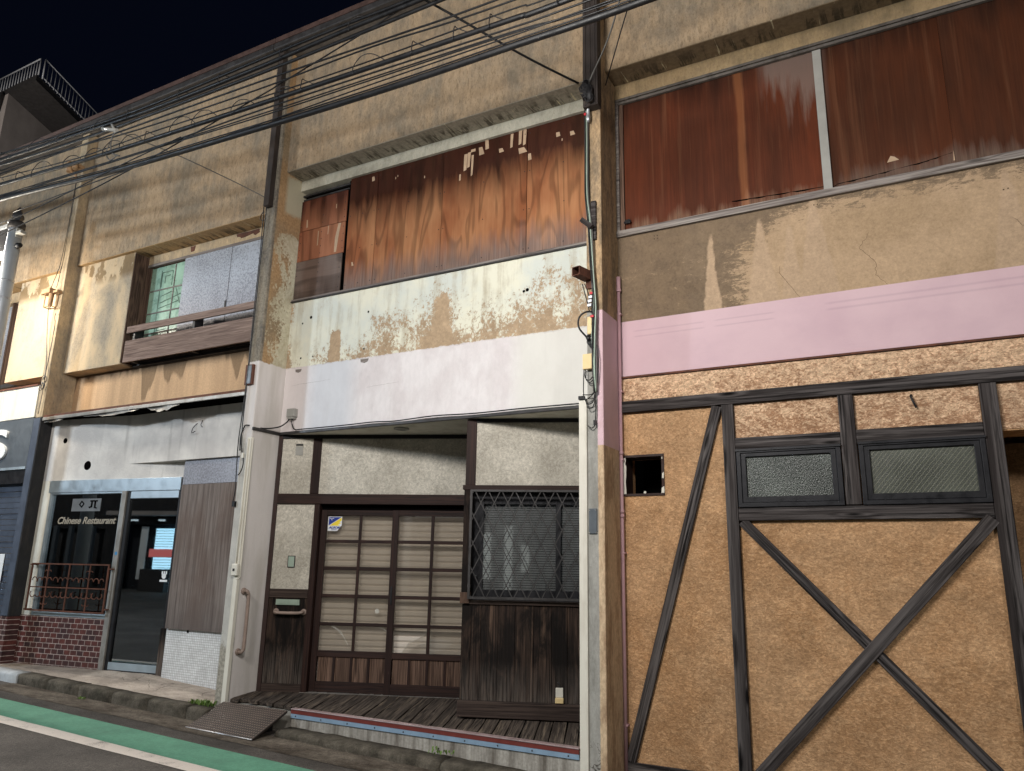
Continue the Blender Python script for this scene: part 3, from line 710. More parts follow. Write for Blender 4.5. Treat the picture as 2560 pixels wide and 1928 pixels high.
def fp(F, x, y, z): return F @ Vector((x, y, z))
# ------------------------------------------------------------------ the middle house
def eave(root, x0, x1):
    obj('eave_board', B1(x0, x1, -.04, .139, 8.065, 8.17), M_['eave'], root)
    obj('roof_gutter', B1(x0, x1, -.12, -.045, 8.06, 8.15), M_['darkm'], root, bevel=.012)
    bm = NB(); prism(bm, [(x0, 8.175), (x1, 8.175), (x1, 8.245), (x0, 8.245)], -.10, 7.5)
    obj('roof', bm, M_['roofred'], root)
def centre_house():
    h = thing('row_house', 'derelict two-storey house with flaking cream wall, white band and recessed timber entrance', 'house', (-4.5, .6, 0))
    P = lambda name, bm, m, M=I4, **k: obj(name, bm, m, h, M, **k)
    tan = M_['tan']
    P('upper_wall', B1(-6.61, -2.503, .14, .75, 6.40, 8.06), [tan])
    # soffit of the slab and the pale beam under it
    P('slab_soffit', B1(-6.608, -2.505, .142, .398, 6.392, 6.399), M_['soffit_grey'])
    P('lintel_beam', B1(-6.608, -2.505, .402, .75, 6.25, 6.391), M_['beam'])
    # spandrel
    bm = wall(NB(), -6.608, -2.503, 3.105, 4.74, .42, .75)
    for x, z, r in ((-6.27, 4.51, .02), (-6.4, 4.45, .012), (-5.39, 4.45, .014), (-5.42, 4.01, .012), (-6.38, 4.01, .013), (-6.19, 4.01, .01), (-3.37, 4.37, .016), (-3.33, 4.38, .02)):
        lathe(bm, [(r*.3, -.001), (r, -.0015), (r*.8, -.0025)], (x, .42, z), 8, 'y', 1)
    for x, z, w_, hh in ((-5.40, 3.875, .06, .035), (-6.40, 3.862, .05, .03)):
        pts = [(x-w_, z+hh*.5), (x-w_*.9, z-hh*.6), (x, z-hh), (x+w_*.8, z-hh*.6), (x+w_, z+hh*.4)]
        prism(bm, pts, .4185, .4195, 2)
    ribbon(bm, jag([(-5.35, 3.55), (-4.9, 3.57)], .004, 9), .0009, .4192, 2)
    ribbon(bm, jag([(-6.5, 3.68), (-5.9, 3.70)], .004, 8), .0009, .4192, 2)
    P('spandrel_wall', bm, [M_['centre'], M_['void'], M_['sill_wood']])
    # boarded-up window
    P('window_backing', B1(-6.608, -2.503, .50, .62, 4.74, 6.25), M_['void'])
    q = lambda x, z, w_, hh, sk=0: [(x-w_/2, z+hh/2), (x-w_/2+sk*.3, z-hh/2), (x+w_/2+sk, z-hh/2*.9), (x+w_/2, z+hh/2)]
    def sheet(x0, x1, z0, z1, m, y=.43, marks=()):
        bm = B1(x0+.003, x1-.003, y, y+.012, z0, z1)
        for nx in (x0+.03, (x0+x1)/2, x1-.03):
            for k in range(4): prism(bm, q(nx+random.uniform(-.006, .006), z0+.06+(z1-z0-.12)*k/3, .011, .011), y-.0015, y-.0002, 2)
        for pts in marks:
            a = [bm.verts.new((px, y-.0012, pz)) for px, pz in pts]; bm.faces.new(a).material_index = 1
        P('plywood_board', bm, [M_[m], M_['peel'], M_['blackm']])
    sheet(-6.604, -5.85, 5.70, 6.115, 'board_small', .436, [q(-6.02, 5.93, .012, .06), q(-6.49, 5.79, .018, .11, .01)])
    sheet(-6.604, -5.85, 5.285, 5.69, 'board_small', .431, [[(-5.96, 5.685), (-6.0, 5.50), (-6.0, 5.31), (-5.965, 5.31), (-5.945, 5.5), (-5.92, 5.685)], q(-6.28, 5.55, .014, .2), q(-6.12, 5.63, .01, .12)])
    sheet(-6.604, -5.86, 4.785, 5.278, 'board_grey', .426)
    P('dark_gap_batten', B1(-5.845, -5.812, .455, .49, 4.78, 6.24), M_['void'])
    P('sliding_track', box(B1(-6.6, -5.83, .44, .47, 6.185, 6.205), -6.6, -5.83, .455, .485, 6.135, 6.155), M_['darkm'])
    sheet(-5.808, -5.38, 4.785, 6.245, 'board', .430, [q(-5.46, 6.16, .035, .06, .01), q(-5.70, 5.10, .018, .05, .02)])
    sheet(-5.38, -4.44, 4.785, 6.245, 'board', .433, [q(-5.12, 6.09, .012, .03), q(-5.09, 6.11, .01, .025), q(-4.70, 6.0, .012, .03)])
    sheet(-4.44, -3.36, 4.785, 6.245, 'board', .431, [q(-4.14, 6.04, .045, .21, -.01), q(-4.095, 6.06, .04, .19, -.012), q(-4.05, 5.98, .03, .26, -.01), q(-4.045, 6.165, .06, .035), q(-3.95, 6.13, .045, .10, .03), q(-3.87, 6.19, .04, .12, .01),
        q(-3.69, 6.07, .045, .05, .02), q(-4.21, 5.87, .022, .08), q(-3.55, 6.15, .035, .17, -.01), q(-3.445, 6.16, .04, .17, -.01), q(-3.39, 6.15, .04, .19, -.012), q(-3.435, 6.00, .07, .07, .04)])
    sheet(-3.36, -2.505, 4.785, 6.245, 'board', .434, [q(-3.335, 5.90, .035, .08, .01), q(-3.0, 6.075, .04, .055, .01), q(-2.84, 6.045, .04, .05, .02), q(-2.95, 6.0, .012, .03)])
    P('window_sill', box(B1(-6.66, -2.505, .405, .4295, 4.745, 4.782), -6.64, -2.505, .395, .4045, 4.738, 4.756, 1), [M_['sill_wood'], M_['darkm']], bevel=.004)
    # pier on the left of the house
    P('pier', wall(NB(), -6.775, -6.61, .0, 8.06, 0, .75), M_['pier_cream'], bevel=.012)
    P('pier', wall(NB(), -2.578, -2.5035, .0, 3.07, -.012, .3), M_['offwhite'], bevel=.006, label='narrow white painted corner trim right of the entrance')
    P('corner_trim', B1(-6.665, -6.606, -.008, .03, .16, 3.0), M_['offwhite'])
    eave(h, -6.79, -2.51)
    # drip strip / gutter round the entrance head
    bm = NB(); box(bm, -6.60, -2.579, .39, .419, 3.085, 3.118); box(bm, -6.61, -6.585, -.012, .389, 3.085, 3.118)
    P('drip_gutter', bm, M_['darkm'], bevel=.005)
    bm = NB(); slabz(bm, [(-6.605, .42), (-2.58, .42), (-2.58, 1.05), (-3.95, .47), (-4.35, 1.35), (-6.605, .425)], 3.092, 3.104)
    bm = NB(); slabz(bm, [(-6.6, .421), (-2.504, .421), (-2.504, 2.3), (-6.6, 2.3)], 3.0925, 3.104)
    P('porch_soffit', bm, M_['offwhite'])
    P('downlight', lathe(NB(), [(.085, 0), (.085, -.012), (.06, -.016), (.055, -.004), (.03, -.004)], (-4.985, .625, 3.092), 24), M_['greyplastic'])
    # ---- recessed, slanting entrance wall (local frame FD)
    D = FD
    P('corner_post', B1(.0, .05, -.015, .09, .24, 3.075), M_['dark_stain'], D, bevel=.004)
    P('entrance_post', B1(.43, .53, -.02, .08, 2.402, 3.045), M_['door_wood'], D, bevel=.004)
    P('entrance_beam', B1(.051, 2.75, -.03, .09, 2.285, 2.40), M_['door_wood_x'], D, bevel=.004)
    P('ceiling_trim', B1(.051, 2.75, -.018, .05, 3.047, 3.09), M_['window_black'], D)
    P('plaster_wall', B1(.051, .429, .0, .10, 2.401, 3.046), M_['plaster'], D)
    P('plaster_wall', B1(.531, 2.75, .0, .10, 2.401, 3.046), M_['plaster'], D)
    P('plaster_wall', B1(.051, .50, .0, .10, 1.335, 2.284), M_['plaster'], D)
    P('side_rail', B1(.051, .50, -.012, .10, 1.24, 1.334), M_['plank_x'], D, bevel=.004)
    for a, b in ((.052, .145), (.147, .285), (.287, .40), (.402, .499)): P('lower_board', B1(a, b, .0+random.uniform(0, .004), .08, .335, 1.239), M_['plank'], D)
    P('skirting', B1(.051, .50, -.012, .09, .235, .333), M_['plank_x'], D, bevel=.004)
    P('door_jamb', B1(.503, .568, -.02, .12, .24, 2.284), M_['door_wood'], D, bevel=.004)
    P('door_jamb', B1(2.365, 2.75, -.02, .135, .257, 2.284), M_['door_wood'], D, bevel=.004)
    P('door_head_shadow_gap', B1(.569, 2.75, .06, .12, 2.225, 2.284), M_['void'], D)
    P('door_sill', B1(.5, 2.75, -.03, .14, .235, .256), M_['alu_dull'], D)
    rows = ((1.888, 2.16), (1.59, 1.852), (1.288, 1.552), (.985, 1.25), (.688, .95))
    def door(x0, x1, y, st_l, cols, hand, broken):
        zb, zt = (.257, 2.222)
        dr = obj('sliding_door', B1(x0, x0+st_l, y, y+.035, zb, zt), M_['door_wood'], h, D, bevel=.003)
        S = lambda name, bm, m, **k: obj(name, bm, m, dr, D, **k)
        S('stile', B1(cols[1][1], x1, y, y+.035, zb, zt), M_['door_wood'], bevel=.003)
        S('rail', B1(x0+st_l, cols[1][1], y, y+.034, 2.16, zt), M_['door_wood_x'], bevel=.003)
        S('rail', B1(x0+st_l, cols[1][1], y, y+.034, .622, .687), M_['door_wood_x'], bevel=.003)
        S('rail', B1(x0+st_l, cols[1][1], y, y+.034, zb, .365), M_['door_wood_x'], bevel=.003)
        S('muntin', B1(cols[0][1], cols[1][0], y+.004, y+.03, .688, 2.159), M_['door_wood'], bevel=.003)
        for a, b in zip(rows, rows[1:]): 
            for c in cols: S('muntin', B1(c[0], c[1], y+.005, y+.03, b[1], a[0]), M_['door_wood_x'], bevel=.003)
        for ri, r in enumerate(rows):
            for ci, c in enumerate(cols):
                bm = B1(c[0], c[1], y+.016, y+.019, r[0], r[1])
                if broken and ri == 4 and ci == 0:
                    bm = NB(); xa, xb = c; prism(bm, [(xa+.1, r[0]), (xb, r[0]), (xb, r[1]-.06), (xb-.04, r[1]-.08), (xa+.18, r[0]+.11)], y+.016, y+.02)
                S('pane', bm, M_['glass_dusty'])
        # small bleached panels with battens
        n = 4; L = cols[1][1]-(x0+st_l)
        for i in range(n):
            a = x0+st_l+L*i/n
            S('kick_panel', B1(a+.012, a+L/n-.012, y+.016, y+.026, .366, .621), M_['kick'])
            if i: S('batten', B1(a-.013, a+.013, y+.003, y+.027, .366, .621), M_['door_wood'])
        if hand:
            bm = B1(x0+.022, x0+.042, y-.006, y+.002, 1.19, 1.385); lathe(bm, [(.012, 0), (.012, -.012)], (x0+.032, y-.006, 1.32), 10, 'y')
            S('door_pull', bm, M_['blackm'], bevel=.003)
        return dr, S
    d1, S1 = door(.572, 1.47, .045, .068, ((.64, 1.025), (1.055, 1.425)), False, False)
    d2, S2 = door(1.425, 2.36, .0, .072, ((1.497, 1.875), (1.908, 2.285)), True, True)
    # crack lines and a patch on the lower panes
    cm = plain('glass_crack_edge', rgb(190, 186, 176), .3)
    def crk(S, pts, y, w_=.003): 
        bm = NB(); ribbon(bm, pts, w_, y, 0); S('pane_crack', bm, cm)
    crk(S1, [(.78, .945), (.86, .90), (.93, .83), (.98, .75)], .0595); crk(S1, [(.80, .945), (.89, .89), (.95, .80)], .0595, .002)
    crk(S1, [(1.33, .945), (1.38, .925), (1.42, .90)], .0595, .002); crk(S2, [(1.60, .69), (1.68, .79), (1.83, .87), (1.87, .92)], .0145, .002)
    bm = NB(); lathe(bm, [(.026, 0), (.026, -.001)], (1.29, .0595, 1.115), 8, 'y', 0); S1('pane_crack', bm, cm)
    # security sticker on the first pane
    sx0, sx1, sz0, sz1, sy = .652, .815, 1.985, 2.148, .0585
    bm = NB(); prism(bm, [(sx0, sz0), (sx1-.05, sz0), (sx1-.015, sz0+.05), (sx1, sz0+.06), (sx1, sz1), (sx0, sz1)], sy, sy+.001)
    st = S1('sticker', bm, M_['sticker_white'], label='blue, yellow and white security sticker with a torn corner')
    sp = [(sx0+.008, sz0+.062), (sx1-.006, sz1-.006), (sx0+.008, sz1-.006)]
    bm = NB(); prism(bm, sp, sy-.0012, sy-.0004, 0); prism(bm, [(sx0+.016, sz0+.06), (sx1-.02, sz0+.06), (sx1-.045, sz0+.075), (sx1-.008, sz0+.088), (sx1-.03, sz0+.1), (sx1-.004, sz0+.118), (sx1-.004, sz1-.01)], sy-.0012, sy-.0004, 1)
    for s_, (a, b, c, d), mi in (('ALSOK', (sx0+.008, sx1-.01, sz0+.026, sz0+.052), 0), ('Security', (sx0+.016, sx0+.07, sz1-.026, sz1-.015), 2), ('by', (sx0+.035, sx0+.052, sz1-.042, sz1-.03), 2)):
        t_ = fit(text_bm(s_, .05, .0006, .25 if mi == 0 else 0, .003), a, b, c, d, sy-.0014)
        for f in t_.faces: f.material_index = mi
        me = bpy.data.meshes.new('t'); t_.to_mesh(me); t_.free(); bm.from_mesh(me); bpy.data.meshes.remove(me)
    for k in range(5): box(bm, sx0+.045+k*.013, sx0+.054+k*.013, sy-.0012, sy-.0004, sz0+.010, sz0+.019, 0)
    obj('sticker_print', bm, [M_['sticker_blue'], M_['sticker_yellow'], M_['sticker_white']], d1, D)
    # roller shutter seen through the panes
    bm = NB(); z = .26; prev = None
    while z < 2.25:
        for dy, dz in ((0, 0), (-.012, .018), (-.012, .05), (.004, .062)):
            r = (bm.verts.new((.56, .145+dy, z+dz)), bm.verts.new((2.75, .145+dy, z+dz)))
            if prev: bm.faces.new((prev[0], prev[1], r[1], r[0]))
            prev = r
        z += .0665
    P('roller_shutter', bm, M_['slat'], D)
    P('shutter_backing', B1(.52, 2.75, .20, .26, .24, 2.284), M_['void'], D)
    # ---- projecting bay with the latticed window (frame FB)
    B = FB
    P('bay_post', B1(-.105, -.003, -.01, .08, 2.412, 3.085), M_['door_wood'], B, bevel=.004)
    P('ceiling_trim', B1(-.002, 1.6, -.016, .05, 3.052, 3.09), M_['window_black'], B)
    P('plaster_wall', B1(-.002, 1.6, .0, .10, 2.413, 3.051), M_['plaster'], B)
    P('bay_beam', B1(-.125, 1.6, -.03, .10, 2.365, 2.411), M_['door_wood_x'], B, bevel=.003)
    P('window_jamb', B1(-.11, -.032, -.02, .10, 1.375, 2.364), M_['plank'], B, bevel=.004)
    P('sill_block', B1(-.118, -.028, -.035, .08, 1.27, 1.374), M_['kick'], B, bevel=.004)
    P('window_sill', B1(-.027, 1.6, -.02, .10, 1.265, 1.30), M_['plank_x'], B)
    xs = [-.10, -.008, .088, .255, .42, .60, .77, .92, 1.09, 1.3, 1.6]
    for a, b in zip(xs, xs[1:]): P('wall_plank', B1(a+.0015, b-.0015, random.uniform(-.004, .003), .05, .395, 1.264), M_['plank'], B, bevel=.002)
    P('kick_rail', B1(-.115, 1.6, -.03, .09, .25, .394), M_['plank_x'], B, bevel=.005)
    P('bay_return_wall', B1(-.10, -.02, .101, .93, .25, 3.085), M_['plank'], B)
    # window behind the lattice
    win = P('bay_window', wall(NB(), -.031, 1.6, 1.301, 2.364, .085, .12, [(.075, .80, 1.40, 2.235), (.85, 1.58, 1.40, 2.235)]), M_['window_black'], B)
    Wd = lambda name, bm, m: obj(name, bm, m, win, B)
    Wd('pane', B1(.075, .80, .10, .104, 1.40, 2.235), M_['glass']); Wd('pane', B1(.85, 1.58, .10, .104, 1.40, 2.235), M_['glass'])
    bm = NB(); z = 1.33
    while z < 2.33: box(bm, .0, 1.6, .135, .15, z, z+.018); z += .0235
    Wd('shutter', bm, M_['blind']); Wd('window_backing', B1(-.03, 1.6, .17, .25, 1.301, 2.364), M_['void'])
    lat = P('window_lattice', wall(NB(), -.04, 1.6, 1.315, 2.362, -.075, -.05, [(-.018, 1.59, 1.337, 2.342)]), M_['darkm'], B)
    bm = NB(); px, pz = .134, .262
    zb, zt, xl, xr = 1.335, 2.344, -.02, 1.59
    def bar(p, q_, y):
        d = Vector((q_[0]-p[0], 0, q_[1]-p[1])); L = d.length; a = math.atan2(d.z, d.x)
        box(bm, 0, L, y, y+.005, -.0045, .0045, 0, Matrix.Translation((p[0], 0, p[1])) @ Matrix.Rotation(-a, 4, 'Y'))
    s_ = pz/px; k = -10
    while xl+k*px < xr:
        for sg, y in ((1, -.068), (-1, -.062)):
            c0 = xl+.03+k*px   # x at the bottom (rising) or top (falling)
            x0, x1 = c0, c0+(zt-zb)/s_
            xa, xb = max(x0, xl), min(x1, xr)
            if xb-xa > .01:
                za, zc = zb+(xa-x0)*s_, zb+(xb-x0)*s_
                if sg < 0: za, zc = zt-(za-zb), zt-(zc-zb)
                bar((xa, za), (xb, zc), y)
        k += 1
    obj('lattice_bars', bm, M_['darkm'], lat, B)
    obj('lattice_bracket', box(box(B1(-.045, -.02, -.05, -.02, 1.42, 1.45), -.045, -.02, -.05, -.02, 2.27, 2.30), .55, .58, -.05, -.02, 1.315, 1.336), M_['alu_dull'], lat, B)
    # ---- deck
    def deck():
        bm = NB(); pr = random.Random(3)
        a = math.radians(21.8); ux, uy = math.cos(a), math.sin(a); vx, vy = -uy, ux
        Lx = -.35; planks = []
        while Lx < 4.6:
            wd = pr.uniform(.10, .135)
            planks.append((Lx, Lx+wd)); Lx += wd
        O = Vector((-6.61, .42))
        out = []
        for p0, p1 in planks:
            # clip the plank strip (local x p0..p1) between the front line y=.02 and the wall
            def yfront(lx):  # local y where world y = .02
                return (.03-O.y-lx*uy)/vy
            back = .06
            f0, f1 = yfront(p0)+pr.uniform(-.015, .06), yfront(p1)+pr.uniform(-.015, .06)
            if back-f0 < .05: continue
            out.append((p0+.003, p1-.003, f0, f1, back))
        return out
    for p0, p1, f0, f1, back in deck():
        corner = fp(FD, (p0+p1)/2, f0, 0)
        if corner.x < -6.62 or corner.x > -2.55: continue
        bm = NB(); n = 9; th = .03; g = []
        sagx = random.uniform(-.006, .006); cut = random.random() < .3
        for i in range(n+1):
            t = i/n; row = []
            for (lx, ff) in ((p0, f0), (p1, f1)):
                ly = ff+(back-ff)*t
                wx = fp(FD, lx, ly, 0)
                inset = .0
                if i == 0 and cut: ly += random.uniform(.0, .05)
                rag = random.uniform(0, .006) if t < .5 else 0
                zz = .222+.035*t+sagx*(1-t)+random.uniform(-.002, .002)
                row.append((lx+(rag if lx == p0 else -rag), ly, zz))
            g.append(row)
        vt = [[bm.verts.new(Vector(c)) for c in r] for r in g]; vb = [[bm.verts.new(Vector((c[0], c[1], c[2]-th))) for c in r] for r in g]
        for i in range(n):
            bm.faces.new((vt[i][0], vt[i][1], vt[i+1][1], vt[i+1][0])); bm.faces.new((vb[i][0], vb[i+1][0], vb[i+1][1], vb[i][1]))
            bm.faces.new((vt[i][0], vt[i+1][0], vb[i+1][0], vb[i][0])); bm.faces.new((vt[i][1], vb[i][1], vb[i+1][1], vt[i+1][1]))
        bm.faces.new((vt[0][0], vb[0][0], vb[0][1], vt[0][1])); bm.faces.new((vt[n][0], vt[n][1], vb[n][1], vb[n][0]))
        P('deck_board', bm, M_['deck'], FD)
    bm = NB(); slabz(bm, [(-6.60, .06), (-2.58, .06), (-2.58, 2.2), (-6.6, .6)], -.1, .178)
    P('deck_base', bm, M_['mortar'])
    # concrete upstand with coloured metal trim
    P('deck_front_wall', wall(NB(), -5.66, -2.579, -.25, .150, -.005, .06), M_['streak'])
    tr = P('deck_trim', B1(-5.665, -2.582, -.020, -.0055, .178, .214), M_['red_trim'])
    bm = B1(-5.665, -2.582, -.018, -.006, .138, .1775)
    obj('blue_strip', bm, M_['blue_trim'], tr)
    obj('nosing', B1(-5.665, -2.582, -.026, .045, .2145, .2245), M_['nosing'], tr, bevel=.003)
    bm = NB()
    for k in range(10): lathe(bm, [(.007, 0), (.006, -.004), (.002, -.005)], (-5.6+k*.325, -.018, .158), 8, 'y')
    obj('screws', bm, M_['darkm'], tr)
    # little wall items belonging to the entrance
    P('bell_plate', box(B1(.235, .32, -.012, 0, 1.57, 1.70), .243, .312, -.0135, -.0122, 1.578, 1.692, 1), [M_['darkm'], M_['greenplastic']], D)
    P('upper_plate', box(B1(.215, .305, -.006, 0, 2.85, 2.955), .215, .30, -.006, -.001, 2.963, 2.985, 1), [M_['greyplastic'], M_['darkm']], D)
    bm = B1(.14, .415, -.02, 0, 1.162, 1.222); box(bm, .158, .398, -.024, -.0205, 1.172, 1.208)
    P('letter_slot', bm, M_['greenplastic'], D, bevel=.003)
    P('back_wall', B1(-6.6, -2.4, 2.35, 2.5, 0, 8.0), M_['tan'])
    return h
CH = centre_house()
# ------------------------------------------------------------------ the timbered house on the right
def beamobj(root, name, p0, p1, w_, y0, y1, m='timber', **k):
    a = Vector((p0[0], 0, p0[1])); d = Vector((p1[0]-p0[0], 0, p1[1]-p0[1])); L = d.length; d.normalize()
    M = Matrix((d, (0, 1, 0), d.cross(Vector((0, 1, 0))))).transposed().to_4x4(); M.translation = a
    bm = B1(0, L, y0, y1, -w_/2, w_/2)
    return obj(name, bm, M_[m], root, M, bevel=.005, **k)
def right_house():
    h = thing('timbered_house', 'half-timbered ochre house with pink band and red-brown boarded upper windows', 'house', (-.3, .6, -.2))
    P = lambda name, bm, m, M=I4, **k: obj(name, bm, m, h, M, **k)
    X1 = 3.2
    P('upper_wall', B1(-2.349, X1, .14, .75, 6.43, 8.06), M_['tan'])
    P('slab_soffit', B1(-2.348, X1, .142, .398, 6.421, 6.429), M_['soffit_brown'])
    P('lintel_beam', B1(-2.348, X1, .402, .75, 6.255, 6.42), M_['beam_brown'])
    P('pier', wall(NB(), -2.5025, -2.35, -.3, 8.06, 0, .75), M_['pink_pier'], bevel=.008)
    bm = wall(NB(), -2.349, X1, 3.345, 4.745, .42, .75)
    for pts in ([(-.16, 4.36), (-.24, 4.23), (-.13, 4.09), (-.14, 3.98), (-.06, 3.888)], [(-.87, 4.19), (-.88, 4.13), (-.73, 3.888)], [(.83, 4.28), (.9, 4.2), (.98, 4.15)]):
        ribbon(bm, jag(pts, .008, 7), .0014, .4192, 1)
    for x, z in ((-1.98, 4.70), (-1.95, 4.70), (-1.98, 4.67), (-1.95, 4.67), (-.56, 4.70), (-.53, 4.70), (.80, 4.52), (.83, 4.525)): lathe(bm, [(.003, -.0005), (.006, -.0012)], (x, .42, z), 7, 'y', 1)
    P('spandrel_wall', bm, [M_['right_wall'], M_['crack']])
    P('band_edge', B1(-2.349, X1, .405, .4195, 3.335, 3.352), M_['rust'])
    # lower rough plaster with two openings and window openings
    holes = [(-2.332, -1.955, 2.255, 2.615), (-1.30, -.53, 2.14, 2.60), (-.37, .45, 2.14, 2.60), (.575, X1, -1, 2.648)]
    P('plaster_wall', wall(NB(), -2.349, X1, -.3, 3.005, .425, .75, holes), M_['ochre'])
    P('plaster_wall', wall(NB(), -2.349, X1, 3.115, 3.334, .424, .75), M_['ochre_top'])
    P('plaster_wall', wall(NB(), -1.325, -.5, 2.712, 3.004, .419, .4245), M_['ochre_top']); P('plaster_wall', wall(NB(), -.39, .46, 2.712, 3.004, .419, .4245), M_['ochre_top'])
    P('plaster_wall', wall(NB(), .575, X1, 2.66, 3.004, .419, .4245), M_['ochre_top'])
    P('wall_core', B1(-2.349, X1, .43, .75, 3.006, 3.114), M_['ochre'])
    P('side_recess_wall', B1(.4, X1, 1.1, 1.25, -.3, 2.648), M_['ochre'])
    P('bracket_hook', tube(NB(), [(.02, .418, 2.965), (.015, .395, 2.95), (.03, .39, 2.90), (.045, .40, 2.86)], .008, 8, sm=4), M_['blackm'])
    B = lambda n, p, q, w_, y0=.385, m='timber', **k: beamobj(h, n, p, q, w_, y0, .423, m, **k)
    B('timber_beam', (-2.345, 3.06), (X1, 3.06), .106, .382)
    B('timber_post', (-1.375, -.25), (-1.375, 3.004), .098, .383)
    B('timber_post', (-.448, 2.135), (-.448, 3.004), .112, .384)
    B('timber_post', (.52, -.25), (.52, 3.004), .112, .381)
    B('timber_rail', (-1.324, 2.662), (-.506, 2.662), .098)
    B('timber_rail', (-.39, 2.668), (.462, 2.668), .098)
    B('timber_rail', (-1.324, 2.075), (.462, 2.075), .105)
    B('timber_brace', (-1.465, 3.0), (-2.30, .08), .085, .390)
    B('timber_brace', (-1.30, 2.02), (.47, .14), .080, .392)
    B('timber_brace', (.45, 2.02), (-1.30, .075), .098, .380)
    B('timber_rail', (-2.345, .035), (-1.426, .035), .085, .386)
    B('timber_rail', (-1.324, .02), (.462, .02), .10, .386)
    # top-hung windows
    def win(x0, x1, z0, z1, m):
        f = P('window', wall(NB(), x0, x1, z0, z1, .372, .44, [(x0+.035, x1-.035, z0+.035, z1-.03)]), M_['window_black'], bevel=.004)
        obj('sash', wall(NB(), x0+.0355, x1-.0355, z0+.0355, z1-.0305, .38, .43, [(x0+.075, x1-.075, z0+.085, z1-.062)]), M_['window_black'], f, bevel=.004)
        obj('pane', B1(x0+.074, x1-.074, .40, .41, z0+.084, z1-.061), M_[m], f)
        obj('window_drip', B1(x0-.004, x1+.004, .362, .3715, z1-.014, z1+.004), M_['window_black'], f)
    win(-1.318, -.512, 2.130, 2.606, 'frosted'); win(-.382, .462, 2.130, 2.612, 'wired')
    # square hole left by a removed fan
    hl = P('fan_opening', wall(NB(), -2.333, -1.952, 2.252, 2.618, .415, .62, [(-2.31, -1.975, 2.272, 2.598)]), M_['dark_stain'])
    obj('opening_back', B1(-2.4, -1.9, .9, .95, 2.2, 2.7), M_['void'], hl)
    T_ = [[(-2.326, 2.27), (-2.300, 2.27), (-2.305, 2.38), (-2.298, 2.5), (-2.306, 2.555), (-2.302, 2.592), (-2.326, 2.592)]]
    for x, z, a, b in ((-1.966, 2.27, .025, .06), (-1.962, 2.40, .016, .055), (-2.13, 2.272, .02, .02), (-1.966, 2.57, .008, .02)): T_.append([(x-a/2, z), (x+a/2, z), (x+a/2, z+b), (x-a/3, z+b*.8)])
    for pts in T_: obj('torn_sealing_tape', prism(NB(), jag(pts, .003, 3), .409, .4145), M_['whiteplastic'], hl)
    # boarded windows upstairs
    P('window_backing', B1(-2.348, X1, .52, .62, 4.746, 6.254), M_['void'])
    P('window_frame', B1(-2.348, -2.318, .405, .50, 4.81, 6.25), M_['sill_wood'], bevel=.004)
    P('frame_batten', B1(-2.317, -2.275, .425, .45, 4.815, 6.23), M_['kick'])
    def brd(x0, x1, m, y): P('plywood_board', B1(x0, x1, y, y+.012, 4.815, 6.245), M_[m])
    brd(-2.272, -.46, 'board_red', .445); brd(-.43, .515, 'board_dark', .447); brd(.517, 1.9, 'board_dark', .444); brd(1.902, X1, 'board_dark', .447)
    bm = B1(-.47, -.40, .425, .4435, 4.815, 6.20)
    P('cover_strip', bm, M_['greyplastic'])
    bm = NB(); prism(bm, jag([(-.425, 4.82), (-.36, 4.86), (-.1, 4.87), (.3, 4.90), (.5, 4.93)], .008, 8)+[(.5, 4.935), (.3, 4.907), (-.1, 4.877), (-.36, 4.867), (-.43, 4.83)], .4462, .4468)
    prism(bm, jag([(-1.25, 4.90), (-.9, 4.88), (-.47, 4.86)], .008, 8)+[(-.47, 4.867), (-.9, 4.887), (-1.25, 4.907)], .4442, .4448)
    P('water_stain_edge', bm, M_['void'])
    bm = NB(); prism(bm, [(.03, 4.965), (.12, 4.97), (.09, 5.005), (.06, 5.02)], .4462, .4468); P('bare_patch', bm, M_['peel']); bm = NB(); prism(bm, [(.502, 4.86), (.512, 4.86), (.51, 4.95)], .4435, .444)
    P('bare_patch', bm, M_['peel'])
    bm = NB(); box(bm, -2.348, X1, .385, .44, 4.746, 4.812); P('window_sill', bm, M_['sill_wood'], bevel=.006)
    bm = NB(); box(bm, -2.348, X1, .398, .401, 6.235, 6.262); box(bm, -2.348, X1, .41, .44, 6.205, 6.234); P('window_head_track', bm, M_['eave'], bevel=.003)
    eave(h, -2.508, X1)
    P('back_wall', B1(-2.3, X1, 2.35, 2.5, -.2, 8.0), M_['tan'])
    return h
RH = right_house()
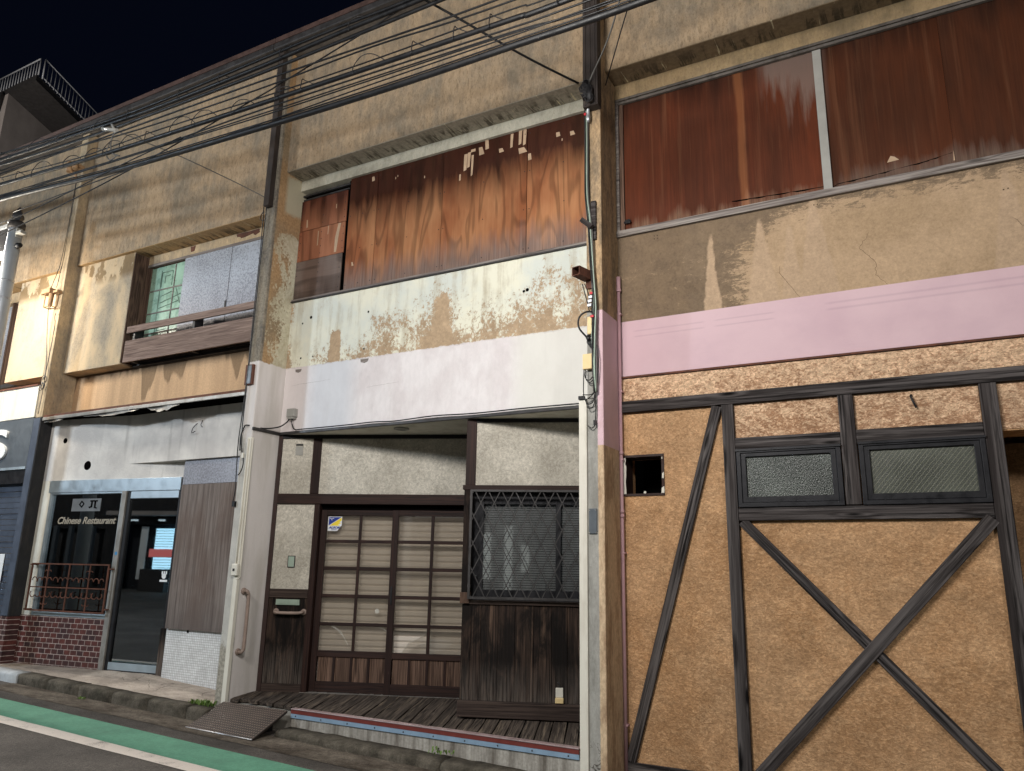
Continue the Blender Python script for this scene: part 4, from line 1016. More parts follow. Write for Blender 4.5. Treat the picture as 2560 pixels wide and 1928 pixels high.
# ------------------------------------------------------------------ the closed restaurant
def scroll(bm, c, r, a0, a1, y, rad=.006, sq=1.):
    pts = [(c[0]+r*(1-.25*t)*math.cos(a0+(a1-a0)*t), y, c[1]+sq*r*(1-.25*t)*math.sin(a0+(a1-a0)*t)) for t in [i/12 for i in range(13)]]
    return tube(bm, pts, rad, 6)
def restaurant():
    h = thing('closed_restaurant', 'closed two-storey restaurant with white shopfront, plywood board and grey zinc window shutters', 'building', (-8.8, .7, .2))
    P = lambda name, bm, m, M=I4, **k: obj(name, bm, m, h, M, **k)
    xl, xr = -10.809, -6.777
    P('upper_wall', B1(xl, xr, .14, .75, 5.90, 8.06), M_['tan'])
    P('slab_soffit', B1(xl+.002, xr, .142, .398, 5.892, 5.899), M_['soffit_warm'])
    P('lintel_beam', B1(-9.5, xr, .402, .75, 5.76, 5.891), M_['warm'])
    P('shutter_box', B1(xl+.004, -9.51, .185, .75, 4.235, 5.888), M_['box'], bevel=.008)
    bm = NB(); box(bm, -9.508, -9.49, .186, .47, 4.26, 5.87); P('box_side_board', bm, M_['reveal_wood'])
    # pier
    P('pier', wall(NB(), -10.975, -10.81, 3.56, 8.06, 0, .75), M_['warm'], bevel=.01)
    P('pier_foot', wall(NB(), -10.977, -10.8105, .86, 3.559, -.002, .75), [M_['blackpaint']], bevel=.006)
    P('pier_front_tint', B1(-10.98, -10.83, -.006, -.0025, .87, 3.55), M_['darkblue'])  # front face tinted for the blue light falling on it
    P('pier_brick', B1(-10.99, -10.80, -.012, .8, .1, .859), M_['brick'])
    # upstairs window
    wf = P('window_frame', wall(NB(), -9.489, xr, 4.30, 5.759, .425, .50, [(-9.46, -8.70, 4.34, 5.715), (-8.67, xr-.03, 4.34, 5.715)]), M_['reveal_wood'])
    W_ = lambda name, bm, m, **k: obj(name, bm, m, wf, **k)
    W_('pane', B1(-9.46, -8.70, .455, .459, 4.34, 5.715), M_['mint'])
    W_('blind', B1(-9.46, -8.70, .492, .5, 4.34, 5.715), M_['curtain'])
    bm = NB()
    for z in (5.02, 5.36, 4.72): box(bm, -9.46, -8.70, .445, .4545, z-.009, z+.009)
    box(bm, -8.955, -8.94, .4465, .4545, 4.34, 5.715)
    W_('muntin', bm, M_['sill_wood'])
    bm = NB()
    for pts in ([(-9.22, 5.40), (-9.22, 5.62), (-9.0, 5.62), (-9.0, 5.40)], [(-9.15, 5.45), (-9.15, 5.56), (-9.05, 5.56)], [(-9.2, 5.26), (-8.98, 5.30)], [(-9.2, 5.16), (-8.78, 5.24)], [(-9.22, 5.08), (-8.82, 5.14)], [(-8.9, 5.35), (-8.78, 5.1)], [(-9.2, 4.9), (-9.2, 4.75), (-9.0, 4.75)], [(-9.24, 4.4), (-9.24, 5.65)]):
        for a, b in zip(pts, pts[1:]): tube(bm, [(a[0], .455, a[1]), (b[0], .455, b[1])], .007, 5)
    W_('pattern_bar', bm, M_['mintbar'])
    zn = W_('zinc_shutter', B1(-8.70, -7.775, .402, .418, 4.36, 5.745), M_['zinc']); W_('zinc_shutter', B1(-7.768, xr-.002, .406, .42, 4.36, 5.745), M_['zinc'])
    W_('shutter_latch', B1(-7.80, -7.78, .394, .401, 4.86, 4.96), M_['darkm']); W_('window_backing', B1(-9.48, xr, .56, .62, 4.3, 5.75), M_['void'])
    P('window_head', B1(-9.489, xr, .395, .4245, 5.722, 5.759), M_['sill_wood'])
    P('window_sill', box(box(B1(-9.50, xr, .37, .46, 4.215, 4.298), -9.50, xr, .33, .3695, 4.268, 4.296), -9.50, xr, .34, .3695, 4.222, 4.232), M_['darkm'], bevel=.003)
    P('balcony_rail', B1(-9.43, -6.80, .17, .20, 4.66, 4.755), M_['rail_wood'], bevel=.003); P('balcony_rail', B1(-9.43, -6.80, .17, .20, 4.24, 4.548), M_['rail_wood'], bevel=.003)
    for x in (-9.3, -8.1, -6.9): P('rail_bracket', B1(x-.02, x+.02, .2005, .33, 4.25, 4.74), M_['blackm'])
    P('stained_wall', B1(xl+.002, xr, .40, .75, 3.59, 4.214), M_['apricot'])
    # scrap of render lost over the window
    bm = NB(); prism(bm, jag([(-7.72, 5.885), (-7.30, 5.885), (-7.28, 5.83), (-7.36, 5.80), (-7.40, 5.84), (-7.62, 5.81), (-7.70, 5.84)], .01, 3), .398, .4015); P('render_scar', bm, M_['rust'])
    P('render_scar', prism(NB(), jag([(-8.62, 5.885), (-8.52, 5.885), (-8.53, 5.81), (-8.60, 5.80)], .008, 3), .398, .4015), M_['rust'])
    # flashing over the shopfront
    g = P('canopy_flashing', box(B1(-10.985, -6.79, .02, .40, 3.556, 3.588), -10.985, -6.79, .012, .03, 3.512, 3.5555, 1), [M_['rust'], M_['alu_dull']], bevel=.003)
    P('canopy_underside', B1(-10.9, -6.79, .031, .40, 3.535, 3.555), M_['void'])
    bm = NB()
    def rag(x0, x1, z, amp, droop):
        n = 14; prev = None
        for i in range(n+1):
            t = i/n; x = x0+(x1-x0)*t; d = droop*math.sin(math.pi*t)+random.uniform(-amp, amp)
            r = [bm.verts.new((x, .045+.02*math.sin(t*7), z)), bm.verts.new((x, .04-.02*t, z-.03-d)), bm.verts.new((x, .048-.02*t, z-.03-d))]
            if prev:
                bm.faces.new((prev[0], prev[1], r[1], r[0])); bm.faces.new((prev[1], prev[2], r[2], r[1]))
            prev = r
    rag(-10.83, -10.35, 3.52, .006, .01); rag(-9.9, -8.7, 3.535, .008, .03); rag(-8.6, -7.95, 3.535, .012, .06)
    P('torn_underlay', bm, M_['alu_dull'])
    # slanting shop wall, local frame FS
    S = FS; hole1 = (.27, .34)
    bm = wall(NB(), .0, 4.12, 2.672, 3.56, 0, .12)
    P('shop_wall', bm, M_['shop_white'], S)
    P('shop_wall', B1(0, .195, 0, .12, .882, 2.671), M_['offwhite'], S)
    bm = NB(); lathe(bm, [(.04, .004), (.038, -.002), (.02, -.0022), (.001, -.0024)], (.305, 0, 3.235), 18, 'y'); P('vent_hole_disc', bm, M_['void'], S)  # flat black disc paints the dark of the hole
    bm = NB(); lathe(bm, [(.066, .004), (.062, -.002), (.03, -.0022), (.001, -.0024)], (.795, 0, 2.87), 24, 'y'); P('vent_hole_disc', bm, M_['void'], S)  # second black disc, hole darkness painted the same way
    P('shop_fascia', B1(-9.9, -6.78, .38, .60, 2.872, 3.554), M_['shop_white'])
    bm = wall(NB(), .17, 2.49, 2.505, 2.671, -.025, .10); P('header_rail', bm, M_['alu'], S, bevel=.004)
    P('brick_wall', B1(.0, 1.545, -.012, .12, .15, .881), M_['brick'], S)
    P('mullion', B1(1.525, 1.605, -.035, .08, .20, 2.504), M_['alu_dull'], S, bevel=.004)
    lathe_bm = lathe(NB(), [(.022, 0), (.022, -.0015)], (1.568, -.0355, 1.70), 16, 'y'); P('round_sticker', lathe_bm, M_['bluedot'], S)
    wn_ = P('shop_window', wall(NB(), .196, 1.524, .882, 2.504, -.015, .06, [(.235, 1.50, .93, 2.48)]), M_['alu'], S, bevel=.003)
    Q = lambda name, bm, m, **k: obj(name, bm, m, wn_, S, **k)
    Q('pane', B1(.235, 1.50, .02, .026, .93, 2.48), M_['glass_shop'])
    t_ = fit(text_bm('Chinese Restaurant', .1, .003, .28, .0022), .385, 1.435, 2.08, 2.175, .014); Q('lettering', t_, M_['goldlet'])
    # reflections modelled as a strip with two characters and a bottle silhouette; curtain folds
    Q('sign_reflection', B1(.60, 1.12, .016, .0195, 2.25, 2.42), M_['reflstrip']); Q('screen', B1(.24, 1.49, .36, .37, .9, 2.5), M_['shopback'])
    bm = NB(); Mx = Matrix.Translation((.78, .013, 2.345)) @ Matrix.Rotation(math.radians(38), 4, 'Y')
    for a in ((-.035, -.02, -.035, .035), (.02, .035, -.035, .035), (-.02, .02, .02, .035), (-.02, .02, -.035, -.02)): box(bm, a[0], a[1], -.002, .002, a[2], a[3], 0, Mx)
    Q('reflected_character', bm, M_['void']); bm = NB()
    box(bm, .93, 1.06, .011, .015, 2.378, 2.396); box(bm, .95, .975, .011, .015, 2.30, 2.377); box(bm, 1.01, 1.035, .011, .015, 2.29, 2.377); tube(bm, [(.95, .013, 2.31), (.93, .013, 2.295), (.92, .013, 2.31)], .008, 6); tube(bm, [(1.03, .013, 2.30), (1.06, .013, 2.29)], .008, 6)
    Q('reflected_character', bm, M_['void'])
    bm = NB(); pts = [(.44, .93), (.66, .93), (.66, 1.90)]+[(.55+.11*math.cos(a), 1.93+.13*math.sin(a)) for a in [math.pi*i/10 for i in range(11)]]+[(.44, 1.90)]
    prism(bm, pts, .06, .08); prism(bm, [(.50, 2.06), (.60, 2.06), (.60, 2.46), (.50, 2.46)], .058, .066); Q('reflected_silhouette', bm, M_['void'])  # dark shape modelled after a reflection in the window
    bm = NB(); prev = None
    for i in range(60):
        x = .70+.5*i/59; r = (bm.verts.new((x, .30+.03*math.sin(i*.75), .95)), bm.verts.new((x, .30+.03*math.sin(i*.75), 2.3)))
        if prev: bm.faces.new((prev[0], r[0], r[1], prev[1]))
        prev = r
    Q('curtain', bm, M_['greycurtain'])
    P('interior_wall', wall(NB(), .0, 3.0, .1, 2.66, .9, .95), M_['shopdark'], S); P('interior_floor', B1(0, 3., .1, .9, .2, .25), M_['shopdark'], S)
    # door
    dr = P('shop_door', wall(NB(), 1.606, 2.50, .262, 2.504, -.012, .05, [(1.665, 2.47, .375, 2.40)]), M_['blackm'], S, bevel=.003)
    Q2 = lambda name, bm, m, **k: obj(name, bm, m, dr, S, **k)
    Q2('pane', B1(1.665, 2.47, .015, .022, .375, 2.40), M_['glass_shop']); Q2('kick_plate', B1(1.67, 2.468, -.02, -.0125, .285, .372), M_['alu'])
    Q2('transom_strip', B1(1.67, 2.47, -.018, -.0125, 2.41, 2.50), M_['alu'])
    bm = NB(); lathe(bm, [(.035, 0), (.035, -.001)], (2.36, .0145, 1.43), 10, 'y'); box(bm, 2.30, 2.42, .0135, .0145, 1.36, 1.385)
    for k in range(3): box(bm, 2.32+k*.032, 2.34+k*.032, .0135, .0145, 1.45, 1.49)
    Q2('door_emblem', bm, M_['sticker_white'])  # small white emblem shape on the door glass
    P('door_threshold', B1(1.606, 2.50, -.06, .1, .2, .261), M_['mortar'], S)
    P('door_side_post', B1(2.455, 2.612, -.03, .1, .17, .812), M_['plank'], S, bevel=.004)
    P('tile_panel', B1(-8.235, -6.778, .455, .55, .10, .83), M_['mosaic'])
    P('plywood_cover', B1(-8.225, -6.782, .418, .436, .82, 2.558), M_['ply_old'], bevel=.002); P('plywood_cover', B1(-8.225, -6.782, .424, .44, 2.562, 2.868), M_['zinc'])
    bm = NB(); lathe(bm, [(.012, 0), (.018, -.002), (.018, -.004)], (-7.85, .454, .80), 8, 'y'); P('cover_gap', bm, M_['void'])
    # wrought-iron window guard
    FG = FS @ Matrix.Translation((0, -.085, 0)); gd = P('window_guard', wall(NB(), .165, 1.545, .945, 1.56, -.008, .008, [(.183, 1.527, .963, 1.542)]), M_['rust'], FG)
    bm = NB()
    for x in (.48, .855, 1.22): box(bm, x-.007, x+.007, -.006, .006, .9635, 1.5415)
    box(bm, .183, 1.527, -.005, .005, 1.243, 1.257)
    obj('guard_bar', bm, M_['rust'], gd, FG)
    def SC(*a): obj('scroll', scroll(NB(), *a), M_['rust'], gd, FG)
    for cx in (.30, .48, .68, .855, 1.05, 1.22, 1.40):
        for s_, zc in ((1, 1.335), (-1, 1.165)):
            SC((cx-.05, zc), .05, -.4, -.4+s_*3.6, -.002); SC((cx+.05, zc), .045, math.pi+.4, math.pi+.4-s_*3.4, -.002)
    for cx in (.48, 1.22):
        for s_, zc in ((1, 1.44), (-1, 1.06)):
            for sx in (-1, 1): SC((cx+sx*.035, zc), .034, 0 if sx < 0 else math.pi, s_*2.8 if sx < 0 else math.pi-s_*2.8, -.002, .005)
    bm = NB()
    for x, z in ((.16, 1.54), (1.55, 1.50), (.16, .96), (1.55, 1.0)): box(bm, x-.03, x+.03, -.004, .08, z-.008, z+.008)
    obj('wall_fixing', bm, M_['rust'], gd, FG)
    eave(h, -10.985, -6.80)
    # cable clips and hooks left on the fascia
    bm = NB(); tube(bm, [(-8.02, .375, 3.33), (-8.06, .35, 3.27), (-8.05, .33, 3.2), (-8.0, .34, 3.22)], .005, 6, sm=4); tube(bm, [(-7.93, .375, 3.36), (-7.92, .35, 3.3), (-7.9, .36, 3.27)], .005, 6, sm=3)
    P('wire_hook', bm, M_['darkm'])
    P('back_wall', B1(-10.9, -6.8, 2.35, 2.5, 0, 8.0), M_['tan'])
    return h
def glass_green():
    M_['glass_green'] = glass('greenish_frosted_pane', (.8, 1, .9), .12, .10, 1., (.88, 1., .94), .15, rgb(176, 214, 190))
glass_green()
RS = restaurant()
# ------------------------------------------------------------------ left neighbour
def left_shop():
    h = thing('neighbouring_shop', 'narrow slice of a shop with cream shutter box, white band and grey letter sign', 'building', (-12.6, .7, .3))
    P = lambda name, bm, m, M=I4, **k: obj(name, bm, m, h, M, **k)
    xl, xr = -16.2, -10.9771
    P('upper_wall', B1(xl, xr, .14, .75, 5.90, 8.06), M_['tan']); P('slab_soffit', B1(xl, xr, .142, .398, 5.892, 5.899), M_['soffit_warm'])
    P('shutter_box', B1(-12.31, xr-.002, .185, .75, 4.245, 5.89), M_['box'], bevel=.008)
    P('window_backing', B1(xl, -12.32, .50, .6, 4.1, 5.89), M_['zinc']); P('lintel_beam', B1(xl, -12.312, .402, .5, 5.72, 5.89), M_['warm'])
    P('window_frame', B1(-12.90, -12.86, .40, .49, 4.3, 5.72), M_['reveal_wood']); P('window_sill', B1(xl, -12.312, .36, .5, 4.24, 4.30), M_['darkm'])
    P('lower_wall', B1(xl, xr, .40, .75, 3.9, 4.24), M_['warm'])
    P('white_band', B1(xl, xr-.02, -.004, .40, 3.575, 4.035), M_['offwhite']); P('band_cap', B1(xl, xr-.02, -.02, .40, 4.036, 4.06), M_['rust'])
    P('sign_board', B1(xl, xr-.025, .004, .2, 2.872, 3.57), M_['bluegrey'])
    t_ = fit(text_bm('S', .6, .03, 0, .01), -12.05, -11.535, 2.985, 3.44, -.012); P('letter', t_, M_['whitelet'])
    P('sign_foot_rail', B1(xl, xr-.025, -.004, .15, 2.835, 2.871), M_['alu'])
    P('shutter_head', B1(xl, xr-.03, .02, .2, 2.64, 2.834), M_['blackm'])
    bm = NB(); z = .2
    while z < 2.63: box(bm, xl, xr-.03, .10+.012*((int(z*20)) % 2), .14, z, z+.072); z += .078
    P('roller_shutter', bm, M_['darkblue'])
    ps = P('poster', B1(-12.1, -11.30, .085, .088, 1.22, 1.67), M_['sticker_white'])
    bm = NB()
    for s_, a, b, c, d in (('EB', -11.52, -11.36, 1.43, 1.51), ('CE', -11.55, -11.36, 1.26, 1.36)):
        t_ = fit(text_bm(s_, .1, .001, 0, .002), a, b, c, d, .084); me = bpy.data.meshes.new('t'); t_.to_mesh(me); t_.free(); bm.from_mesh(me); bpy.data.meshes.remove(me)
    obj('poster_text', bm, M_['void'], ps)
    P('base_wall', B1(xl, xr-.03, -.002, .2, .1, .20), M_['mortar'])
    eave(h, xl, -10.99)
    P('back_wall', B1(xl, xr, 2.35, 2.5, 0, 8.0), M_['tan'])
left_shop()
# ------------------------------------------------------------------ tall building far behind the left shop
def tower():
    h = thing('concrete_building', 'dim grey concrete building with roof railing rising far behind the row', 'building', (-38, 16, 0))
    P = lambda name, bm, m, M=I4, **k: obj(name, bm, m, h, M, **k)
    u = Vector((math.cos(math.radians(117)), math.sin(math.radians(117))))
    A = Vector((-36.0, 10)); C2 = Vector((-33.8, 10)); L = 17
    q = lambda p: (p.x, p.y)
    bm = NB(); slabz(bm, [q(A), q(A+u*L), (A.x-14, (A+u*L).y), (A.x-14, 10)], 0, 22.9); P('wall', bm, M_['stairgrey'])
    P('drainpipe', tube(NB(), [(-36.3, 9.85, 22.9), (-36.5, 9.85, 21.8), (-36.6, 9.85, 16)], .12, 8), M_['darkm'])
    bm = NB(); slabz(bm, [(A.x-14, 10.0-.1), q(C2), q(C2+u*L), (A.x-14, (C2+u*L).y)], 22.9, 23.2); P('roof', bm, M_['darkm'])
    bm = NB()
    def rail(p, d, n, step):
        a = Vector((p.x, p.y, 0)); e = a+Vector((d.x, d.y, 0))*n*step
        for z, r in ((24.2, .035), (23.28, .022)): tube(bm, [(a.x, a.y, z), (e.x, e.y, z)], r, 6)
        for i in range(n+1):
            c = a+Vector((d.x, d.y, 0))*i*step; tube(bm, [(c.x, c.y, 23.2), (c.x, c.y, 24.2)], .034 if i in (0, n) else .022, 6)
    rail(C2+Vector((-.2, .15)), Vector((-1, 0)), 16, .24); rail(C2+Vector((-.1, .3)), u, 34, .28)
    P('roof_railing', bm, M_['towerrail'])
tower()
# ------------------------------------------------------------------ fixtures on the fronts: each a thing of its own
def rail_fix():
    # vertical handrail on the pier side facing right (x = -6.61)
    bm = NB(); tube(bm, [(-6.61, .10, 1.31), (-6.565, .102, 1.315), (-6.552, .115, 1.29), (-6.55, .125, 1.22), (-6.55, .125, .76), (-6.552, .115, .70), (-6.565, .102, .68), (-6.61, .10, .682)], .019, 12, sm=4)
    t = thing('grab_rail', 'vertical beige grab rail on the white pier beside the entrance', 'handrail', (-6.6, .1, .68), 'beige grab rails')
    obj('bar', bm, M_['beigeplastic'], t)
    for z in (1.312, .682): obj('end_cap', lathe(NB(), [(.036, .0005), (.036, .012), (.024, .018)], (-6.61, .10, z), 16, 'x'), M_['beigeplastic'], t)
    t = thing('grab_rail', 'short horizontal beige grab rail under the letter slot', 'handrail', tuple(fp(FD, .3, -.05, 1.06)), 'beige grab rails')
    bm = NB(); tube(bm, [(.15, -.0, 1.09), (.152, -.05, 1.09), (.17, -.06, 1.085), (.22, -.062, 1.08), (.40, -.062, 1.08), (.45, -.06, 1.085), (.468, -.05, 1.09), (.47, 0, 1.09)], .017, 12, sm=4); obj('bar', bm, M_['beigeplastic'], t, FD)
    for x in (.15, .47): obj('end_cap', lathe(NB(), [(.034, -.001), (.034, -.012), (.022, -.02)], (x, 0, 1.09), 16, 'y'), M_['beigeplastic'], t, FD)
    # plates, boxes
    t = thing('junction_box', 'small grey junction box on the white band with black cables below', 'junction box', (-6.4, .39, 3.25))
    obj('cover', B1(-6.47, -6.35, .355, .419, 3.285, 3.385), M_['greyplastic'], t, bevel=.006); obj('spout', box(NB(), -6.455, -6.365, .36, .415, 3.262, 3.2845), M_['greyplastic'], t, bevel=.006)
    bm = NB(); tube(bm, [(-6.44, .38, 3.265), (-6.46, .36, 3.22), (-6.52, .3, 3.16), (-6.60, .15, 3.125), (-6.68, -.02, 3.14), (-6.72, -.03, 3.11), (-6.755, -.03, 3.0), (-6.745, -.03, 2.85)], .008, 8, sm=6)
    tube(bm, [(-6.40, .385, 3.265), (-6.385, .375, 3.20), (-6.33, .372, 3.132), (-6.2, .375, 3.128), (-5.6, .38, 3.13), (-5.2, .385, 3.137), (-4.9, .385, 3.126), (-4.4, .382, 3.142), (-3.9, .385, 3.13), (-3.3, .385, 3.135), (-2.62, .385, 3.13)], .007, 8, sm=6)
    tag(obj('cable', bm, M_['rubber']), 'thin black cable clipped along the edge below the white band', 'cable')
    t = thing('switch_box', 'small white switch box with dark button on the pale pier edge', 'switch', (-6.64, -.03, 1.48))
    obj('cover', B1(-6.672, -6.585, -.045, -.009, 1.475, 1.60), M_['whiteplastic'], t, bevel=.008); obj('button', B1(-6.645, -6.62, -.052, -.0455, 1.525, 1.55), M_['blackm'], t)
    bm = NB(); tube(bm, [(-6.648, -.018, 2.98), (-6.64, -.018, 2.97), (-6.638, -.018, 2.2), (-6.634, -.018, 1.6)], .008, 8); tube(bm, [(-6.61, .02, 3.0), (-6.606, .02, 2.3), (-6.602, .02, 1.55), (-6.605, .015, 1.45), (-6.625, -.01, 1.44)], .009, 8, sm=3)
    tag(obj('conduit', bm, M_['whiteplastic']), 'thin white conduit running down the pale pier to the switch box', 'conduit')
    t = thing('outdoor_socket', 'small white outdoor socket low on the dark plank wall under the lattice', 'socket', tuple(fp(FB, .85, -.03, .40)))
    obj('cover', B1(.812, .882, -.03, -.006, .45, .535), M_['whiteplastic'], t, FB, bevel=.004); obj('hood', prism(NB(), [(.808, .40), (.886, .40), (.886, .449), (.808, .449)], -.042, -.006), M_['creamplastic'], t, FB, bevel=.006)
    bm = NB(); tube(bm, [(.85, -.012, .535), (.845, -.015, .57), (.83, -.01, .58)], .006, 6, sm=3); obj('lead', bm, M_['darkm'], t, FB)
    t = thing('cover_plate', 'flat grey metal cover plate on the narrow concrete pier', 'cover plate', (-2.45, 0, 1.9))
    obj('plate', B1(-2.487, -2.415, -.014, -.0005, 1.905, 2.115), M_['bluegrey'], t, bevel=.003)
    bm = NB()
    for x in (-2.48, -2.422):
        for z in (1.915, 2.10): lathe(bm, [(.005, -.014), (.004, -.017)], (x, 0, z), 8, 'y')
    obj('screws', bm, M_['alu_dull'], t)
    # pink conduit beside the pink pier
    bm = NB(); tube(bm, [(-2.335, .385, -.1), (-2.335, .385, 1.4), (-2.335, .385, 4.2)], .016, 10); tube(bm, [(-2.335, .385, 4.18), (-2.335, .385, 4.20), (-2.335, .385, 4.21), (-2.335, .385, 4.33)], [.026, .026, .021, .021], 10)
    for z in (2.62, 2.10, 2.06): tube(bm, [(-2.335, .385, z), (-2.335, .385, z+.03)], .021, 10)
    tag(obj('conduit', bm, M_['pinkpaint']), 'slim pink painted conduit beside the pink pier, from footing up to bare stucco', 'conduit')
    bm = NB()
    for z in (3.95, 3.2, 2.57, 1.75, .35): box(bm, -2.358, -2.312, .372, .423, z, z+.016)
    tag(obj('pipe_clips', bm, M_['pinkpaint']), 'five small pink clips holding the slim pink conduit', 'clips')
    # downpipes
    bm = B1(-6.735, -6.645, -.075, -.001, 5.86, 8.06); box(bm, -6.72, -6.66, -.06, -.016, 5.852, 5.8605)
    t = tag(obj('drainpipe', bm, [M_['duct']], bevel=.008), 'square dark drainpipe ending above the flaking cream pier', 'drainpipe', 'dark drainpipes on the piers')
    bm = B1(-2.488, -2.335, -.10, -.001, 5.92, 8.06)
    for i in range(3): box(bm, -2.47+i*.05, -2.455+i*.05, -.108, -.1005, 5.93, 8.05)
    tag(obj('drainpipe', bm, [M_['duct']], bevel=.006), 'wide black grooved duct above the cable clamps on the pink pier', 'drainpipe', 'dark drainpipes on the piers')
    # small rusty plate on the pier at band height
    t = tag(obj('bracket_plate', box(B1(-6.79, -6.665, -.03, -.001, 3.62, 3.86), -6.755, -6.69, -.034, -.0305, 3.63, 3.85, 1), [M_['rust'], M_['bluegrey']], bevel=.003), 'rusty brown and grey bracket plate at the top of the white pier paint', 'bracket')
    # steel ramp plate
    bm = NB(); a = [(-6.60, -.47, .028), (-5.70, -.46, .012), (-5.70, -.03, .202), (-6.60, -.03, .202)]
    v1 = [bm.verts.new(p) for p in a]; v2 = [bm.verts.new((p[0], p[1], p[2]-.022)) for p in a]
    bm.faces.new(v1); bm.faces.new(v2[::-1])
    for i in range(4): bm.faces.new((v1[i], v2[i], v2[(i+1) % 4], v1[(i+1) % 4]))
    t = thing('ramp_plate', 'brown chequered steel ramp plate from the road up to the deck', 'ramp', (-6.15, -.25, 0))
    obj('plate', bm, M_['checker'], t)
    bm = NB(); tube(bm, [(-6.60, -.473, .026), (-5.70, -.463, .010)], .006, 6); obj('edge', bm, M_['connector'], t)
    bm = NB(); prism(bm, [(-6.58, -.02), (-5.74, -.04), (-5.74, .0), (-6.58, .004)], -.44, -.40); box(bm, -6.4, -6.36, -.3, -.05, -.02, .07); box(bm, -5.9, -5.86, -.3, -.05, -.03, .07); obj('feet', bm, M_['blackm'], t)
rail_fix()
def pier_cables():
    R = random.Random(11)
    # bundle on the pier between the houses
    base = [(-2.478, -.03, 6.12), (-2.482, -.03, 5.6), (-2.48, -.03, 5.06), (-2.458, -.04, 4.8), (-2.44, -.05, 4.62), (-2.425, -.05, 4.3), (-2.408, -.05, 4.1), (-2.402, -.05, 3.9), (-2.415, -.05, 3.63), (-2.412, -.04, 3.35), (-2.405, -.04, 3.12)]
    spec = [('rubber', .011, 'thick black riser cable strapped to the pier edge'), ('rubber', .008, None), ('rubber', .007, None), ('greenplastic', .006, None), ('wiregrey', .006, None), ('rubber', .006, None), ('greenplastic', .005, None)]
    bm = NB(); mats = [M_['rubber'], M_['greenplastic'], M_['wiregrey']]
    for m, r, _ in spec:
        ox, oy = R.uniform(-.018, .018), R.uniform(-.02, .02)
        tube(bm, [(x+ox+R.uniform(-.006, .006), y+oy, z) for x, y, z in base], r, 7, {'rubber': 0, 'greenplastic': 1, 'wiregrey': 2}[m], sm=4)
    tag(obj('riser_cables', bm, mats), 'bundle of black and green riser cables down the edge of the narrow pier', 'cables')
    # clamps and splices at the head
    t = thing('pier_clamps', 'black cable clamps and silver splice at the foot of the wide duct', 'cable clamp', (-2.45, -.06, 5.8))
    bm = NB(); tube(bm, [(-2.445, -.13, 6.17), (-2.44, -.13, 5.98)], [.03, .035], 10); tube(bm, [(-2.40, -.15, 6.10), (-2.39, -.15, 5.93)], .028, 10); box(bm, -2.49, -2.40, -.13, -.10, 6.08, 6.14); box(bm, -2.475, -2.37, -.17, -.1, 6.0, 6.02)
    for k in range(7): scroll(bm, (-2.43+R.uniform(-.03, .04), 6.0+R.uniform(-.1, .14)), R.uniform(.03, .055), R.uniform(0, 6), R.uniform(7, 12), -.17, .004)
    obj('clamp', bm, M_['blackm'], t)
    bm = NB(); tube(bm, [(-2.455, -.05, 5.98), (-2.455, -.05, 5.93), (-2.453, -.05, 5.92), (-2.453, -.05, 5.84), (-2.452, -.05, 5.82), (-2.452, -.05, 5.78)], [.022, .022, .015, .02, .02, .012], 10); obj('splice', bm, M_['connector'], t)
    bm = NB(); lathe(bm, [(.012, 0), (.014, .02)], (-2.49, -.06, 5.87), 8, 'x'); obj('tape', bm, M_['redtape'], t)
    # timber strut and rusty bracket
    t = thing('wooden_bracket', 'short black wooden bracket crossed by the riser cables', 'bracket', (-2.45, -.05, 4.6))
    obj('strut', B1(-2.445, -2.395, -.028, -.001, 4.57, 4.96), M_['timber'], t, bevel=.004); beam = NB(); box(beam, -.07, .07, -.075, -.029, -.022, .022); obj('arm', beam, M_['timber'], t, Matrix.Translation((-2.465, -.02, 4.72)) @ Matrix.Rotation(math.radians(42), 4, 'Y'), bevel=.003)
    t = thing('steel_bracket', 'rusty brown hollow steel bracket arm jutting from the pier', 'bracket', (-2.5, -.15, 4.15))
    bm = wall(NB(), -.042, .042, -.042, .042, 0, .19, [(-.036, .036, -.036, .036)]); obj('arm', bm, M_['rust'], t, Matrix.Translation((-2.527, -.19, 4.22)) @ Matrix.Rotation(math.radians(-14), 4, 'Z'), recentre=False)
    obj('mount', B1(-2.50, -2.43, -.02, -.001, 4.10, 4.28), M_['rust'], t)
    bm = NB(); tube(bm, [(-2.50, -.10, 4.12), (-2.47, -.06, 3.95), (-2.455, -.05, 3.87)], .005, 6, sm=3); tube(bm, [(-2.48, -.1, 4.12), (-2.45, -.06, 4.0), (-2.46, -.05, 3.9)], .004, 6, sm=3); obj('stay_wire', bm, M_['blackm'], t)
    # connector blocks
    t = thing('cable_splice', 'silver splice connectors with red tape among the riser cables', 'splice', (-2.43, -.06, 3.95))
    bm = NB()
    for k in range(3): box(bm, -2.465+k*.004, -2.425+k*.004, -.075, -.055, 3.905+k*.038, 3.935+k*.038)
    obj('connector', bm, M_['connector'], t, bevel=.004); bm = NB(); box(bm, -2.44, -2.415, -.078, -.06, 4.02, 4.04); box(bm, -2.435, -2.405, -.078, -.06, 3.80, 3.82); obj('tape', bm, M_['redtape'], t)
    for z0, z1, x0, x1, lab in ((3.655, 3.82, -2.478, -2.43, 'slim cream plastic cable box on the pier, upper of two'), (3.335, 3.475, -2.525, -2.432, 'squarer cream plastic cable box on the pier, lower of two')):
        t = thing('cable_box', lab, 'cable box', (-2.46, -.03, z0), 'cream cable boxes on the pier')
        obj('body', B1(x0, x1, -.05, -.001, z0, z1), M_['creamplastic'], t, bevel=.006); obj('lid_edge', B1(x1-.012, x1-.003, -.056, -.0505, z0+.01, z1-.01), M_['creamplastic'], t, bevel=.002)
